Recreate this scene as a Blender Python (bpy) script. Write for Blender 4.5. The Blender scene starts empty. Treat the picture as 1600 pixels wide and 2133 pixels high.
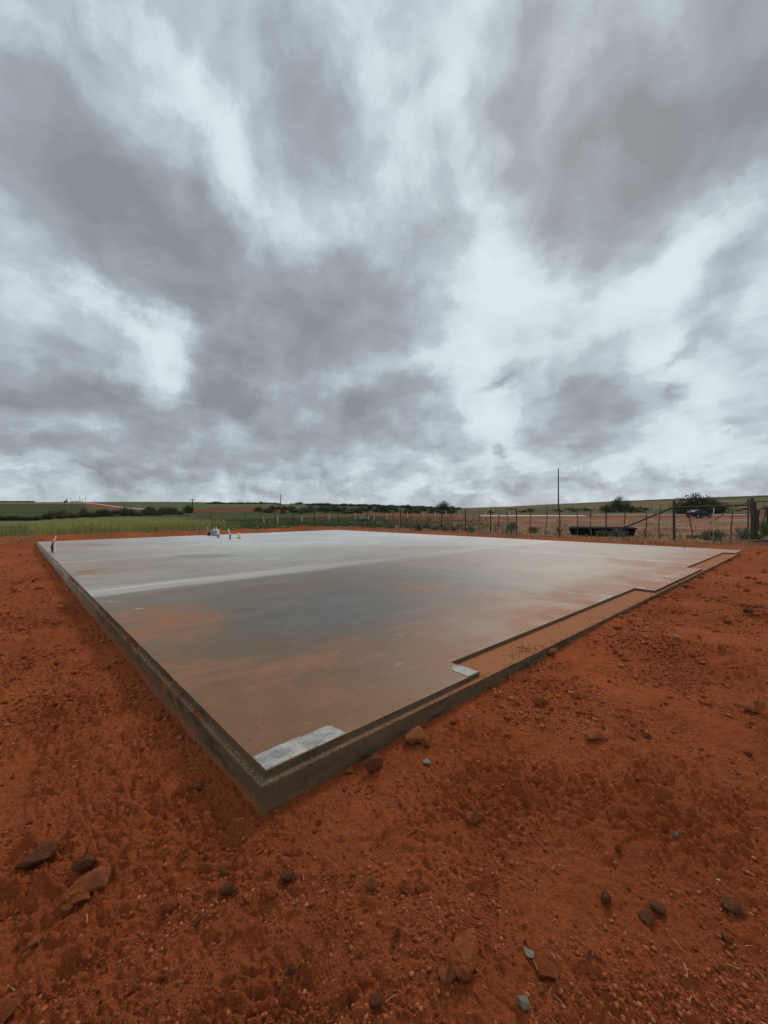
import bpy, bmesh, math, random
import numpy as np
from mathutils import Vector, Matrix
R = math.radians
rng = np.random.default_rng(7)
random.seed(7)
scene = bpy.context.scene
col = scene.collection

# ------------------------------------------------------------------ camera
FOC = 850.0; CX = 800.0; CY = 1066.5; ROLL = R(0.25); EYE = 1.5
cam_data = bpy.data.cameras.new("camera")
cam = bpy.data.objects.new("camera", cam_data); col.objects.link(cam)
cam.location = (0, 0, EYE)
cam.rotation_euler = (R(90), ROLL, 0)
cam_data.sensor_fit = 'VERTICAL'; cam_data.sensor_height = 24.0
cam_data.lens = FOC / 2133.0 * 24.0
cam_data.clip_start = 0.05; cam_data.clip_end = 9000
scene.camera = cam
scene.view_settings.view_transform = 'Standard'
scene.view_settings.look = 'None'
scene.view_settings.exposure = 0.0
scene.view_settings.gamma = 1.0
scene.view_settings.use_curve_mapping = False

def bearing(px, py):
    """azimuth, elevation (radians) of a direction seen in the photograph"""
    dx = (px - CX) / FOC; dz = -(py - CY) / FOC
    x = dx * math.cos(ROLL) + dz * math.sin(ROLL); z = -dx * math.sin(ROLL) + dz * math.cos(ROLL)
    return math.atan2(x, 1.0), math.atan2(z, math.hypot(x, 1.0))

# ------------------------------------------------------------------ sun
SUN_EL, SUN_AZ = R(40), R(24)
sd = bpy.data.lights.new("sun", 'SUN'); sd.energy = 1.45; sd.angle = R(10.5); sd.color = (1.0, 0.95, 0.88)
sun = bpy.data.objects.new("sun", sd); col.objects.link(sun)
sv = Vector((math.sin(SUN_AZ) * math.cos(SUN_EL), math.cos(SUN_AZ) * math.cos(SUN_EL), math.sin(SUN_EL)))
sun.rotation_euler = (-sv).to_track_quat('-Z', 'Y').to_euler()

# ------------------------------------------------------------------ node helper
class G:
    def __init__(s, tree): s.t = tree; s.n = tree.nodes; s.l = tree.links
    def node(s, kind, **kw):
        nd = s.n.new(kind)
        for k, v in kw.items(): setattr(nd, k, v)
        return nd
    def put(s, sock, v):
        if v is None: return
        if isinstance(v, bpy.types.NodeSocket): s.l.new(v, sock)
        else:
            try: sock.default_value = v
            except Exception: sock.default_value = tuple(v) + (1.0,)
    def math(s, op, a, b=None, c=None, clamp=False):
        nd = s.node('ShaderNodeMath', operation=op); nd.use_clamp = clamp
        s.put(nd.inputs[0], a); s.put(nd.inputs[1], b); s.put(nd.inputs[2], c)
        return nd.outputs[0]
    def vec(s, op, a, b=None, scale=None):
        nd = s.node('ShaderNodeVectorMath', operation=op)
        s.put(nd.inputs[0], a)
        if b is not None: s.put(nd.inputs[1], b)
        if scale is not None: s.put(nd.inputs[3], scale)
        return nd.outputs['Value'] if op in ('LENGTH', 'DOT_PRODUCT') else nd.outputs[0]
    def noise(s, v, scale, detail=5, rough=0.55, dist=0.0, color=False, lac=2.0):
        nd = s.node('ShaderNodeTexNoise'); s.put(nd.inputs['Vector'], v)
        nd.inputs['Scale'].default_value = scale; nd.inputs['Detail'].default_value = detail
        nd.inputs['Roughness'].default_value = rough; nd.inputs['Distortion'].default_value = dist
        nd.inputs['Lacunarity'].default_value = lac
        return nd.outputs['Color' if color else 'Fac']
    def mapping(s, v, loc=(0, 0, 0), rot=(0, 0, 0), scale=(1, 1, 1), kind='POINT'):
        nd = s.node('ShaderNodeMapping', vector_type=kind); s.put(nd.inputs[0], v)
        nd.inputs[1].default_value = loc; nd.inputs[2].default_value = rot; nd.inputs[3].default_value = scale
        return nd.outputs[0]
    def rng(s, v, a, b, c=0.0, d=1.0, smooth=False):
        nd = s.node('ShaderNodeMapRange'); nd.interpolation_type = 'SMOOTHSTEP' if smooth else 'LINEAR'
        s.put(nd.inputs[0], v)
        for i, q in enumerate((a, b, c, d)): s.put(nd.inputs[i + 1], q)
        return nd.outputs[0]
    def ramp(s, v, stops, interp='LINEAR'):
        nd = s.node('ShaderNodeValToRGB'); s.put(nd.inputs[0], v); cr = nd.color_ramp; cr.interpolation = interp
        while len(cr.elements) < len(stops): cr.elements.new(0.5)
        for e, (p, c) in zip(cr.elements, stops):
            e.position = p; e.color = tuple(c) + (1,)
        return nd.outputs[0]
    def mix(s, f, a, b, mode='MIX'):
        nd = s.node('ShaderNodeMix', data_type='RGBA', blend_type=mode)
        s.put(nd.inputs[0], f); s.put(nd.inputs[6], a); s.put(nd.inputs[7], b)
        return nd.outputs[2]
    def blob(s, v, cx, cy, rx, ry, rot=0.0, soft=0.0):
        """1 inside an ellipse, 0 outside, smooth rim"""
        m = s.mapping(v, (cx, cy, 0), (0, 0, rot), (rx, ry, 1), 'TEXTURE')
        return s.rng(s.vec('LENGTH', m), soft, 1.0, 1.0, 0.0, smooth=True)

# ------------------------------------------------------------------ sky
world = bpy.data.worlds.new("World"); scene.world = world; world.use_nodes = True
wt = world.node_tree; wt.nodes.clear(); g = G(wt)
out = g.node('ShaderNodeOutputWorld'); bg = g.node('ShaderNodeBackground'); bg.inputs[1].default_value = 0.1
wt.links.new(bg.outputs[0], out.inputs[0])
sky = g.node('ShaderNodeTexSky', sky_type='NISHITA'); sky.sun_disc = False
sky.sun_elevation = SUN_EL; sky.sun_rotation = SUN_AZ; sky.dust_density = 2.0
tc = g.node('ShaderNodeTexCoord'); sep = g.node('ShaderNodeSeparateXYZ'); wt.links.new(tc.outputs['Generated'], sep.inputs[0])
X, Y, Z = sep.outputs
zc = g.math('MAXIMUM', Z, 0.0)
az = g.math('ARCTAN2', X, Y); el = g.math('ARCSINE', Z)
den = g.math('ADD', zc, 0.075)
cmb = g.node('ShaderNodeCombineXYZ'); g.put(cmb.inputs[0], g.math('DIVIDE', X, den)); g.put(cmb.inputs[1], g.math('DIVIDE', Y, den))
P = cmb.outputs[0]                                   # position on the cloud deck
cm2 = g.node('ShaderNodeCombineXYZ'); g.put(cm2.inputs[0], az); g.put(cm2.inputs[1], el)
A = cm2.outputs[0]
wA = g.vec('SUBTRACT', g.noise(g.vec('ADD', A, (3.1, 7.7, 0)), 3.0, 3, 0.5, color=True), (0.5, 0.5, 0.5))
wB = g.vec('SUBTRACT', g.noise(g.mapping(A, (1.3, 4.1, 0), scale=(1, 1.5, 1)), 9.0, 6, 0.62, color=True), (0.5, 0.5, 0.5))
Aw = g.vec('ADD', A, g.vec('ADD', g.vec('SCALE', wA, scale=0.26), g.vec('SCALE', wB, scale=0.12)))
# cloud banks: photo x, y, half-width, half-height (photo pixels at the frame's centre), tilt, amount
BANKS = [
 (130, 300, 330, 260, -0.35, .34), (250, 470, 400, 250, -0.3, .52), (330, 560, 240, 150, -0.2, .26), (620, 660, 330, 170, -0.1, .66), (780, 640, 200, 130, 0, .16),
 (590, 130, 190, 280, -0.1, .30), (700, 290, 140, 220, -0.35, .42), (900, 180, 90, 200, 0.1, .14), (1420, 180, 430, 330, .15, .60), (1300, 400, 320, 190, 0.1, .40),
 (1560, 380, 200, 260, 0.2, .30), (1110, 200, 120, 280, 0, .28), (90, 740, 230, 120, -0.35, .36), (230, 880, 320, 110, -.1, .58), (60, 950, 300, 70, 0, .44), (620, 800, 330, 110, 0, .26),
 (470, 815, 150, 95, -0.35, .60), (560, 880, 120, 60, -.4, .34), (730, 880, 170, 90, 0.1, .72), (890, 860, 110, 100, -0.3, .34), (950, 935, 90, 40, 0, .30), (1225, 850, 150, 110, 0.6, .50),
 (1190, 920, 110, 50, 0, .30), (1370, 965, 120, 26, 0, .30), (1490, 715, 110, 34, .3, .36), (1400, 770, 70, 26, .4, .2), (1580, 560, 130, 110, 0.2, .30), (1040, 825, 50, 22, 0, .36),
 (1062, 925, 42, 24, 0, .42), (1420, 830, 40, 30, 0, .28), (1540, 850, 40, 26, 0, .22), (860, 540, 120, 160, -0.3, .12), (420, 80, 130, 140, 0, .10), (1270, 600, 120, 90, .3, .14), (520, 940, 200, 60, 0, .20), (400, 985, 260, 30, 0, .2),
 (800, 985, 160, 26, 0, .16), (110, 1010, 240, 20, 0, .2),
]
GAPS = [
 (300, 60, 260, 60, -0.3, .16), (380, 200, 130, 100, -0.8, .24), (490, 370, 90, 160, 0.5, .40), (980, 140, 50, 300, 0, .08), (1010, 430, 70, 260, .05, .12), (1170, 260, 40, 90, -.4, .22),
 (1060, 620, 180, 140, 0.1, .34), (1350, 640, 230, 80, 0.2, .24), (960, 760, 210, 70, 0, .34), (330, 705, 100, 70, -0.5, .46), (180, 640, 140, 40, -0.3, .36), (1000, 60, 70, 120, 0, .10),
 (60, 40, 130, 60, 0, .26), (960, 890, 90, 40, 0, .12), (600, 960, 50, 26, 0, .25), (1450, 560, 120, 80, 0.3, .26), (1550, 470, 60, 60, 0, .2), (1350, 900, 300, 70, 0, .22), (750, 470, 60, 120, -.2, .14), (1000, 850, 70, 60, 0, .2), (780, 190, 60, 180, -.3, .16), (1400, 740, 260, 90, .1, .26), (1480, 920, 200, 60, 0, .24), (1080, 960, 160, 40, 0, .14),
]
total = None
for sign, lst in ((1, BANKS), (-1, GAPS)):
    for (px, py, rx, ry, tilt, amt) in lst:
        a_, e_ = bearing(px, py)
        b = g.blob(Aw, a_, e_, rx / FOC * math.cos(a_) ** 1.3 * 1.12, ry / FOC * math.cos(a_) * math.cos(e_) * 1.12, tilt, 0.0)
        total = g.math('MULTIPLY', b, sign * amt) if total is None else g.math('MULTIPLY_ADD', b, sign * amt, total)
wP = g.vec('SUBTRACT', g.noise(P, 0.9, 3, 0.5, color=True), (0.5, 0.5, 0.5))
Pw = g.vec('ADD', P, g.vec('SCALE', wP, scale=0.7))
hi_big = g.noise(Pw, 1.3, 7, 0.54)                                  # cloud deck overhead, seen in perspective
hi_mid = g.noise(g.vec('ADD', Pw, (11.3, 4.2, 0)), 3.6, 6, 0.56)
Al = g.vec('ADD', A, g.vec('SCALE', wB, scale=.06))
def heaps(off, sc, d):                                            # banks of heaped cloud lower down
    return g.noise(g.mapping(Al, off, scale=sc), 1.0, d, 0.58, 0.25)
def puffs(v, sc, off, d=2.5):
    nd = g.node('ShaderNodeTexVoronoi', feature='F1', voronoi_dimensions='2D'); nd.normalize = True
    g.put(nd.inputs['Vector'], g.mapping(v, off, scale=sc)); nd.inputs['Scale'].default_value = 1.0; nd.inputs['Detail'].default_value = d; nd.inputs['Roughness'].default_value = .55
    return g.math('SUBTRACT', .36, nd.outputs['Distance'])
Av = g.vec('ADD', A, g.vec('ADD', g.vec('SCALE', wA, scale=.05), g.vec('SCALE', wB, scale=.07)))
pf0 = puffs(Av, (8, 14, 1), (0, 0, 0)); pf1 = puffs(Av, (8, 14, 1), (0, -.22, 0))
pl0 = puffs(Av, (19, 46, 1), (3, 1, 0)); pl1 = puffs(Av, (19, 46, 1), (3, .78, 0))
m0 = heaps((0, 0, 0), (4.2, 8.4, 1), 8); m1 = heaps((0, -.30, 0), (4.2, 8.4, 1), 8)
l0 = heaps((5, 2, 0), (11, 27, 1), 7); l1 = heaps((5, 1.72, 0), (11, 27, 1), 7)
fh = g.rng(el, R(14), R(30), 0.0, 1.0, smooth=True); fl_ = g.rng(el, R(2), R(11), 1.0, 0.0, smooth=True)
hA = g.noise(g.mapping(Al, (2, 9, 0), scale=(5.5, 5.5, 1)), 1.0, 8, .6, .3)
hi = g.math('MULTIPLY_ADD', g.math('SUBTRACT', hi_big, .5), .60, g.math('MULTIPLY', g.math('SUBTRACT', hi_mid, .5), .38))
lo = g.math('MULTIPLY', g.math('SUBTRACT', m0, .5), 1.25)
hi = g.math('MULTIPLY_ADD', g.math('SUBTRACT', hA, .5), 1.15, hi)
nz = g.math('MULTIPLY_ADD', hi, g.math('MULTIPLY_ADD', fh, .85, .15), g.math('MULTIPLY', lo, g.math('SUBTRACT', 1.0, fh)))
nz = g.math('MULTIPLY_ADD', g.math('MULTIPLY', g.math('SUBTRACT', l0, .47), fl_), 1.7, nz)
lowf = g.math('SUBTRACT', 1.0, fh); cloudy = g.rng(g.math('ADD', total, nz), -.25, .25, .25, 1.0)
nz = g.math('MULTIPLY_ADD', g.math('MULTIPLY', pf0, g.math('MULTIPLY_ADD', lowf, .75, .42)), 1.0, nz)
nz = g.math('MULTIPLY_ADD', g.math('MULTIPLY', pl0, fl_), .85, nz)
dens = g.math('ADD', g.math('ADD', total, nz), .23)
relief_ = g.math('MULTIPLY', g.math('SUBTRACT', m0, m1), g.math('MULTIPLY_ADD', g.math('SUBTRACT', 1.0, fh), 1.9, .3))
relief_ = g.math('MULTIPLY_ADD', g.math('MULTIPLY', g.math('SUBTRACT', l0, l1), fl_), 1.8, relief_)
relief_ = g.math('MULTIPLY_ADD', g.math('MULTIPLY', g.math('SUBTRACT', pf0, pf1), g.math('MULTIPLY_ADD', lowf, .75, .30)), 1.0, relief_)
relief_ = g.math('MULTIPLY_ADD', g.math('MULTIPLY', g.math('SUBTRACT', pl0, pl1), fl_), .7, relief_)
dens = g.math('SUBTRACT', dens, g.math('MULTIPLY', g.math('MULTIPLY', relief_, .8), cloudy))
K = 10.0
def c10(r, g_, b): return (r * K, g_ * K, b * K)
dens = g.math('MULTIPLY_ADD', dens, .82, .05)
cloud = g.ramp(dens, [(0.0, (.70, .785, .835)), (0.20, (.615, .695, .750)), (0.34, (.490, .558, .612)), (0.47, (.425, .484, .534)), (0.60, (.352, .398, .440)), (0.76, (.306, .342, .376)), (0.97, (.248, .274, .300))], 'LINEAR')
cloud = g.vec('SCALE', cloud, scale=K)
hz = g.rng(el, 0.0, R(4.5), 0.35, 0.0, smooth=True)
cloud = g.mix(hz, cloud, tuple(c10(.50, .57, .585)) + (1,))
final = g.mix(0.985, sky.outputs[0], cloud)
below = g.rng(Z, -0.03, 0.0, 0.0, 1.0)
final = g.mix(below, (1.2, .7, .45, 1), final)
wt.links.new(final, bg.inputs[0])
world.cycles.sampling_method = 'MANUAL'; world.cycles.sample_map_resolution = 512

# ------------------------------------------------------------------ mesh helpers
def tag(o, label=None, cat=None, group=None, kind=None):
    if label: o['label'] = label
    if cat: o['category'] = cat
    if group: o['group'] = group
    if kind: o['kind'] = kind
    return o
def link(name, me, m=None, parent=None, smooth=False):
    if m and not me.materials: me.materials.append(m)
    if smooth: me.polygons.foreach_set('use_smooth', [True] * len(me.polygons))
    o = bpy.data.objects.new(name, me); col.objects.link(o)
    if parent: o.parent = parent
    return o
def from_bm(name, bm, m=None, parent=None, smooth=False):
    me = bpy.data.meshes.new(name); bm.to_mesh(me); bm.free()
    return link(name, me, m, parent, smooth)
def empty(name, loc=(0, 0, 0), rz=0.0):
    o = bpy.data.objects.new(name, None); col.objects.link(o); o.location = loc; o.rotation_euler = (0, 0, rz)
    o.empty_display_size = 0.1
    return o
def copy_tree(o, parent=None):
    c = o.copy(); col.objects.link(c); c.parent = parent
    for ch in list(o.children): copy_tree(ch, c)
    return c
def tri_mesh(name, V, F):
    """numpy arrays of vertices (n,3) and triangles / quads (m,k) -> mesh"""
    me = bpy.data.meshes.new(name); V = np.asarray(V, np.float32); F = np.asarray(F, np.int32)
    me.vertices.add(len(V)); me.vertices.foreach_set('co', V.ravel())
    k = F.shape[1]
    me.loops.add(F.size); me.loops.foreach_set('vertex_index', F.ravel())
    me.polygons.add(len(F)); me.polygons.foreach_set('loop_start', np.arange(0, F.size, k, dtype=np.int32))
    me.polygons.foreach_set('loop_total', np.full(len(F), k, np.int32))
    me.update(calc_edges=True); return me
def add_box(bm, c, s, mat=None):
    m = Matrix.Translation(c) @ (mat if mat else Matrix.Identity(4)) @ Matrix.Diagonal((s[0], s[1], s[2], 1))
    return bmesh.ops.create_cube(bm, size=1, matrix=m)['verts']
def add_tube(bm, pts, rad, seg=8, cap=True):
    rings = []; n = len(pts); pts = [Vector(p) for p in pts]
    rads = rad if isinstance(rad, (list, tuple)) else [rad] * n
    for i, p in enumerate(pts):
        d = (pts[min(i + 1, n - 1)] - pts[max(i - 1, 0)]).normalized()
        up = Vector((0, 0, 1)) if abs(d.z) < 0.9 else Vector((1, 0, 0))
        a = d.cross(up).normalized(); b = d.cross(a).normalized()
        rings.append([bm.verts.new(p + (a * math.cos(t) + b * math.sin(t)) * rads[i]) for t in [2 * math.pi * k / seg for k in range(seg)]])
    for r0, r1 in zip(rings, rings[1:]):
        for k in range(seg): bm.faces.new((r0[k], r0[(k + 1) % seg], r1[(k + 1) % seg], r1[k]))
    if cap:
        bm.faces.new(rings[0][::-1]); bm.faces.new(rings[-1])
def fixn(bm):
    bmesh.ops.recalc_face_normals(bm, faces=bm.faces[:]); return bm

def mat(name, rgb, rough=0.8, var=0.25, scale=6.0, metal=0.0, spec=0.4, bump=0.0, bscale=40.0, second=None):
    m = bpy.data.materials.new(name); m.use_nodes = True; g = G(m.node_tree); b = g.n['Principled BSDF']
    tc = g.node('ShaderNodeTexCoord'); v = tc.outputs['Object']
    n = g.noise(v, scale, 6, 0.6)
    if second: c = g.mix(g.rng(n, .38, .62, 0, 1), tuple(rgb) + (1,), tuple(second) + (1,))
    else: c = g.mix(1.0, tuple(rgb) + (1,), g.mix(n, (1 - var,) * 3 + (1,), (1 + var,) * 3 + (1,)), 'MULTIPLY')
    g.put(b.inputs['Base Color'], c); b.inputs['Roughness'].default_value = rough
    b.inputs['Metallic'].default_value = metal; b.inputs['Specular IOR Level'].default_value = spec
    if bump:
        bn = g.node('ShaderNodeBump'); bn.inputs['Distance'].default_value = bump
        g.put(bn.inputs['Height'], g.noise(v, bscale, 5, 0.65)); g.put(b.inputs['Normal'], bn.outputs[0])
    return m

# ------------------------------------------------------------------ numpy noise
_T = rng.random((256, 256)) * 2 * np.pi
_GX, _GY = np.cos(_T), np.sin(_T)
def perlin(x, y):
    xi = np.floor(x).astype(np.int64); yi = np.floor(y).astype(np.int64); xf = x - xi; yf = y - yi
    u = xf * xf * xf * (xf * (xf * 6 - 15) + 10); v = yf * yf * yf * (yf * (yf * 6 - 15) + 10)
    def gr(i, j):
        a = (xi + i) & 255; b = (yi + j) & 255
        return _GX[a, b] * (xf - i) + _GY[a, b] * (yf - j)
    n0 = gr(0, 0) * (1 - u) + gr(1, 0) * u; n1 = gr(0, 1) * (1 - u) + gr(1, 1) * u
    return (n0 * (1 - v) + n1 * v) * 1.5
def sstep(a, b, x):
    t = np.clip((x - a) / (b - a), 0, 1); return t * t * (3 - 2 * t)

# ------------------------------------------------------------------ the lie of the land
SLAB_O = np.array([-0.611, 2.085]); SLAB_ROT = R(42.55)
SB = np.array([math.cos(SLAB_ROT), math.sin(SLAB_ROT)]); SA = np.array([-SB[1], SB[0]])
LEN_B, LEN_A = 17.05, 23.0
Z_TOP, Z_LEDGE = 0.178, 0.140
def slab_ba(x, y):
    dx = x - SLAB_O[0]; dy = y - SLAB_O[1]
    return dx * SB[0] + dy * SB[1], dx * SA[0] + dy * SA[1]
_cx = np.array([-400, 0, 60, 130, 300, 400, 500, 600, 700, 760, 800, 870, 950, 1000, 1060, 1130, 1200, 1260, 1330, 1400, 1500, 1600, 2000.])
_cyp = np.array([1048, 1045.5, 1046, 1045.5, 1045, 1045.5, 1047.5, 1050, 1051, 1051.5, 1055, 1057, 1058.5, 1057, 1055, 1051, 1048, 1045, 1042, 1039, 1035, 1031.5, 1028.])
_cth = np.arctan((_cx - CX) / FOC)
_cel = np.array([math.tan(bearing(a, b)[1]) for a, b in zip(_cx, _cyp)])
_cD = np.interp(_cx, [0, 500, 800, 1000, 1300, 1600], [800, 850, 600, 420, 380, 330])
def land(x, y):
    r = np.hypot(x, y) + 1e-6; th = np.arctan2(x, y)
    D = np.interp(th, _cth, _cD); ec = np.interp(th, _cth, _cel)
    zc = EYE + ec * D; t = np.clip((r - 85) / (D - 85), 0, 1)
    h = zc * t ** 1.15
    h = np.where(r > D, zc - (r - D) * 0.02, h)
    h = h * sstep(-0.2, 0.15, y / r)
    h = h + 0.05 * perlin(x / 9 + 3.3, y / 9) * sstep(25, 45, r)
    b, a = slab_ba(x, y)
    left = -0.075 * sstep(0.15, 1.2, a) * sstep(.6, -.3, b) * (1 - .55 * sstep(7, 12, a)) * sstep(-6, -1.5, b)
    right = 0.085 * sstep(0.3, 4.5, b) * sstep(1.5, 0.3, a)
    back = 0.11 * sstep(LEN_A - 4, LEN_A, a) + 0.10 * sstep(LEN_B - 1.5, LEN_B + .3, b)
    near = 1 - sstep(30, 60, r)
    berm = 0.36 * np.exp(-((a - LEN_A - 3.6) / 1.5) ** 2) * sstep(-9, -2, b) * sstep(LEN_B + 6, LEN_B - 1, b) * (0.65 + .5 * perlin(b / 2.1, a / 2.1 + 9))
    berm += 0.10 * np.exp(-((b - LEN_B - 2.2) / 1.1) ** 2) * sstep(2, 5, a) * (0.7 + .5 * perlin(b / 2.1, a / 2.1 + 9))
    return h + (left + right + np.minimum(back, .12)) * near + berm

def ground_at(px, py, rmax=2500.0):
    """point of the land seen at a place in the photograph"""
    dx = (px - CX) / FOC; dz = -(py - CY) / FOC
    x = dx * math.cos(ROLL) + dz * math.sin(ROLL); z = -dx * math.sin(ROLL) + dz * math.cos(ROLL)
    s = np.geomspace(0.8, rmax, 6000)
    d = EYE + z * s - land(x * s, s)
    k = np.argmax(d < 0)
    if d[k] >= 0: k = len(s) - 1
    s0, s1 = s[max(k - 1, 0)], s[k]; d0, d1 = d[max(k - 1, 0)], d[k]
    t = d0 / (d0 - d1) if d0 != d1 else 0
    q = s0 + (s1 - s0) * t
    return float(x * q), float(q), float(land(np.array([x * q]), np.array([q]))[0])

# footprints pressed in the soil: x, y (photo), heading, tread kind
PRINTS = [(700, 2000, 0.25, 0), (672, 1885, 0.1, 0), (955, 1720, 1.2, 1), (1330, 1770, 1.0, 1), (1190, 1740, -0.7, 1), (1290, 1610, 0.9, 1),
          (1010, 1905, 0.5, 1), (820, 1760, 0.7, 1), (440, 2020, 0.8, 0), (1120, 1560, 1.1, 1), (360, 1620, -0.2, 1), (1420, 1650, 0.6, 0), (1000, 1560, .9, 1)]
_prints = []
for (px, py, hd, kd) in PRINTS:
    q = ground_at(px, py); _prints.append((q[0], q[1], hd, kd))

def relief(x, y, cell):
    """height of the churned soil above land(), features finer than the mesh cell faded out"""
    def oc(s, ax=1.0, rot=0.0, off=0.0):
        if rot: xr = x * math.cos(rot) + y * math.sin(rot); yr = -x * math.sin(rot) + y * math.cos(rot)
        else: xr, yr = x, y
        f = np.clip(s / (2.0 * cell) - 0.5, 0, 1)
        return perlin(xr / (s * ax) + off, yr / s + off * 1.7) * f
    r = np.hypot(x, y)
    b, a = slab_ba(x, y)
    leftside = sstep(.3, -.8, b)
    wx = x + 0.05 * perlin(x / .3, y / .3 + 5); wy = y + 0.05 * perlin(x / .3 + 9, y / .3)
    h = 0.040 * oc(1.3, off=1.3) + 0.022 * oc(0.55, off=4.1) * (1 + .5 * leftside)
    rough = (0.27 + 0.75 * sstep(-.15, .6, perlin(x / .9 + 20, y / .9)) + .45 * leftside) * (1 + .25 * sstep(2.5, 9, r))
    h2 = 0.011 * oc(0.24, off=2.2)
    # long scrapes of the grader blade
    h2 = h2 + 0.016 * oc(0.10, 5.0, R(38), 7.0) * (leftside * .9 + .2) + 0.010 * oc(0.05, 7.0, R(24), 3.0) * (leftside * .5 + .25)
    bil = np.abs(oc(0.11, off=5.5)); bil = 1 - np.clip(bil * 2.2, 0, 1); h2 = h2 - 0.017 * bil ** 2 * rough; bil = np.abs(oc(0.06, off=25.5)); h2 = h2 + (0.034 * bil - .010) * rough
    bil = np.abs(oc(0.030, off=8.5)) ; h2 = h2 + (0.018 * bil - .005) * rough
    h2 = h2 + 0.0055 * oc(0.017, off=6.5) * rough + 0.0022 * oc(0.010, off=3.5)
    h2 = h2 + 0.020 * oc(0.22, 3.0, R(-8), 31.0) * sstep(2.5, 7, r)      # shallow ridges of spread soil
    h2 = h2 + (0.030 * np.abs(oc(0.16, 1.6, R(-10), 41.0)) - .008) * sstep(2.2, 6, r) * sstep(-.35, .35, perlin(x / 1.7 + 50, y / 1.7))
    # lumps
    lump = np.clip(oc(0.14, off=13.0) - .28, 0, 1) * 0.06 + np.clip(oc(0.06, off=15.0) - .28, 0, 1) * 0.07 + np.clip(oc(0.033, off=19.0) - .28, 0, 1) * 0.04
    h2 = h2 + lump * rough
    calm = np.ones_like(x); add = np.zeros_like(x)
    for (tx, ty, td, tw) in ((2.3, 2.2, R(52), .17), (3.3, 1.9, R(50), .17), (-3.4, 4.0, R(128), .18)):
        u = (x - tx) * math.cos(td) + (y - ty) * math.sin(td); v = -(x - tx) * math.sin(td) + (y - ty) * math.cos(td) + .10 * np.sin(u * .7)
        ins = sstep(tw, tw * .65, np.abs(v)) * sstep(-.3, .25, perlin(u / 1.1 + tx, v / .8)) * sstep(12, 7, r)
        lug = np.clip(np.cos((u + .6 * np.abs(v)) * 2 * np.pi / .065), 0, 1) * np.clip(cell * -100 + 2.2, 0, 1)
        calm = calm * (1 - .8 * ins); add = add - (.012 + .006 * lug) * ins + .008 * np.exp(-((np.abs(v) - tw * 1.15) / .03) ** 2)
    for (fx, fy, hd, kd) in _prints:
        dx = x - fx; dy = y - fy; near = (np.abs(dx) < .25) & (np.abs(dy) < .25)
        if not near.any(): continue
        c, s_ = math.cos(hd), math.sin(hd); u = dx * s_ + dy * c; v = dx * c - dy * s_
        wv = 0.052 - 0.012 * np.sin(u * 14)
        e = np.sqrt((u / 0.15) ** 2 + (v / wv) ** 2); ins = sstep(1.08, .82, e)
        rim = np.exp(-((e - 1.12) / .12) ** 2) * .006
        if kd == 0: tr = 0.0075 * np.clip(.6 + 1.3 * perlin(x / .05, y / .05 + 3), .1, 1) * np.clip(np.cos(u * 2 * np.pi / .019) * np.cos(v * 2 * np.pi / .019 + .5), 0, 1) * -1
        else: tr = -0.006 * np.clip(np.cos(u * 2 * np.pi / .016), 0, 1) ** 2 - 0.002 * np.clip(np.cos(v * 2 * np.pi / .028), 0.3, 1)
        calm = np.where(near, calm * (1 - .82 * ins), calm); add = np.where(near, add + (-.006 + tr) * ins + rim, add)
    soft = sstep(60, 30, r)
    return (h + h2 * calm + add) * soft

# a rounded skirt of soil washed against the concrete
def wall_fit(x, y):
    b, a = slab_ba(x, y)
    dist = np.maximum(np.maximum(-b, b - LEN_B), np.maximum(-a, a - LEN_A))      # outside distance to the slab
    return dist

def soil_z(x, y, cell):
    d = wall_fit(x, y)
    z = land(x, y) + relief(x, y, cell) * (0.3 + .7 * sstep(0.02, .25, d)) + 0.012 * np.exp(-np.clip(d, 0, 9) / .07) * (1 + perlin(x / .16, y / .16))
    inside = sstep(-.10, -.16, d)
    cap = Z_LEDGE - .012 + 0.0 * x
    z = np.where((d < .06), np.minimum(z, cap), z)
    return z * (1 - inside) + (-.25) * inside

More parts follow.
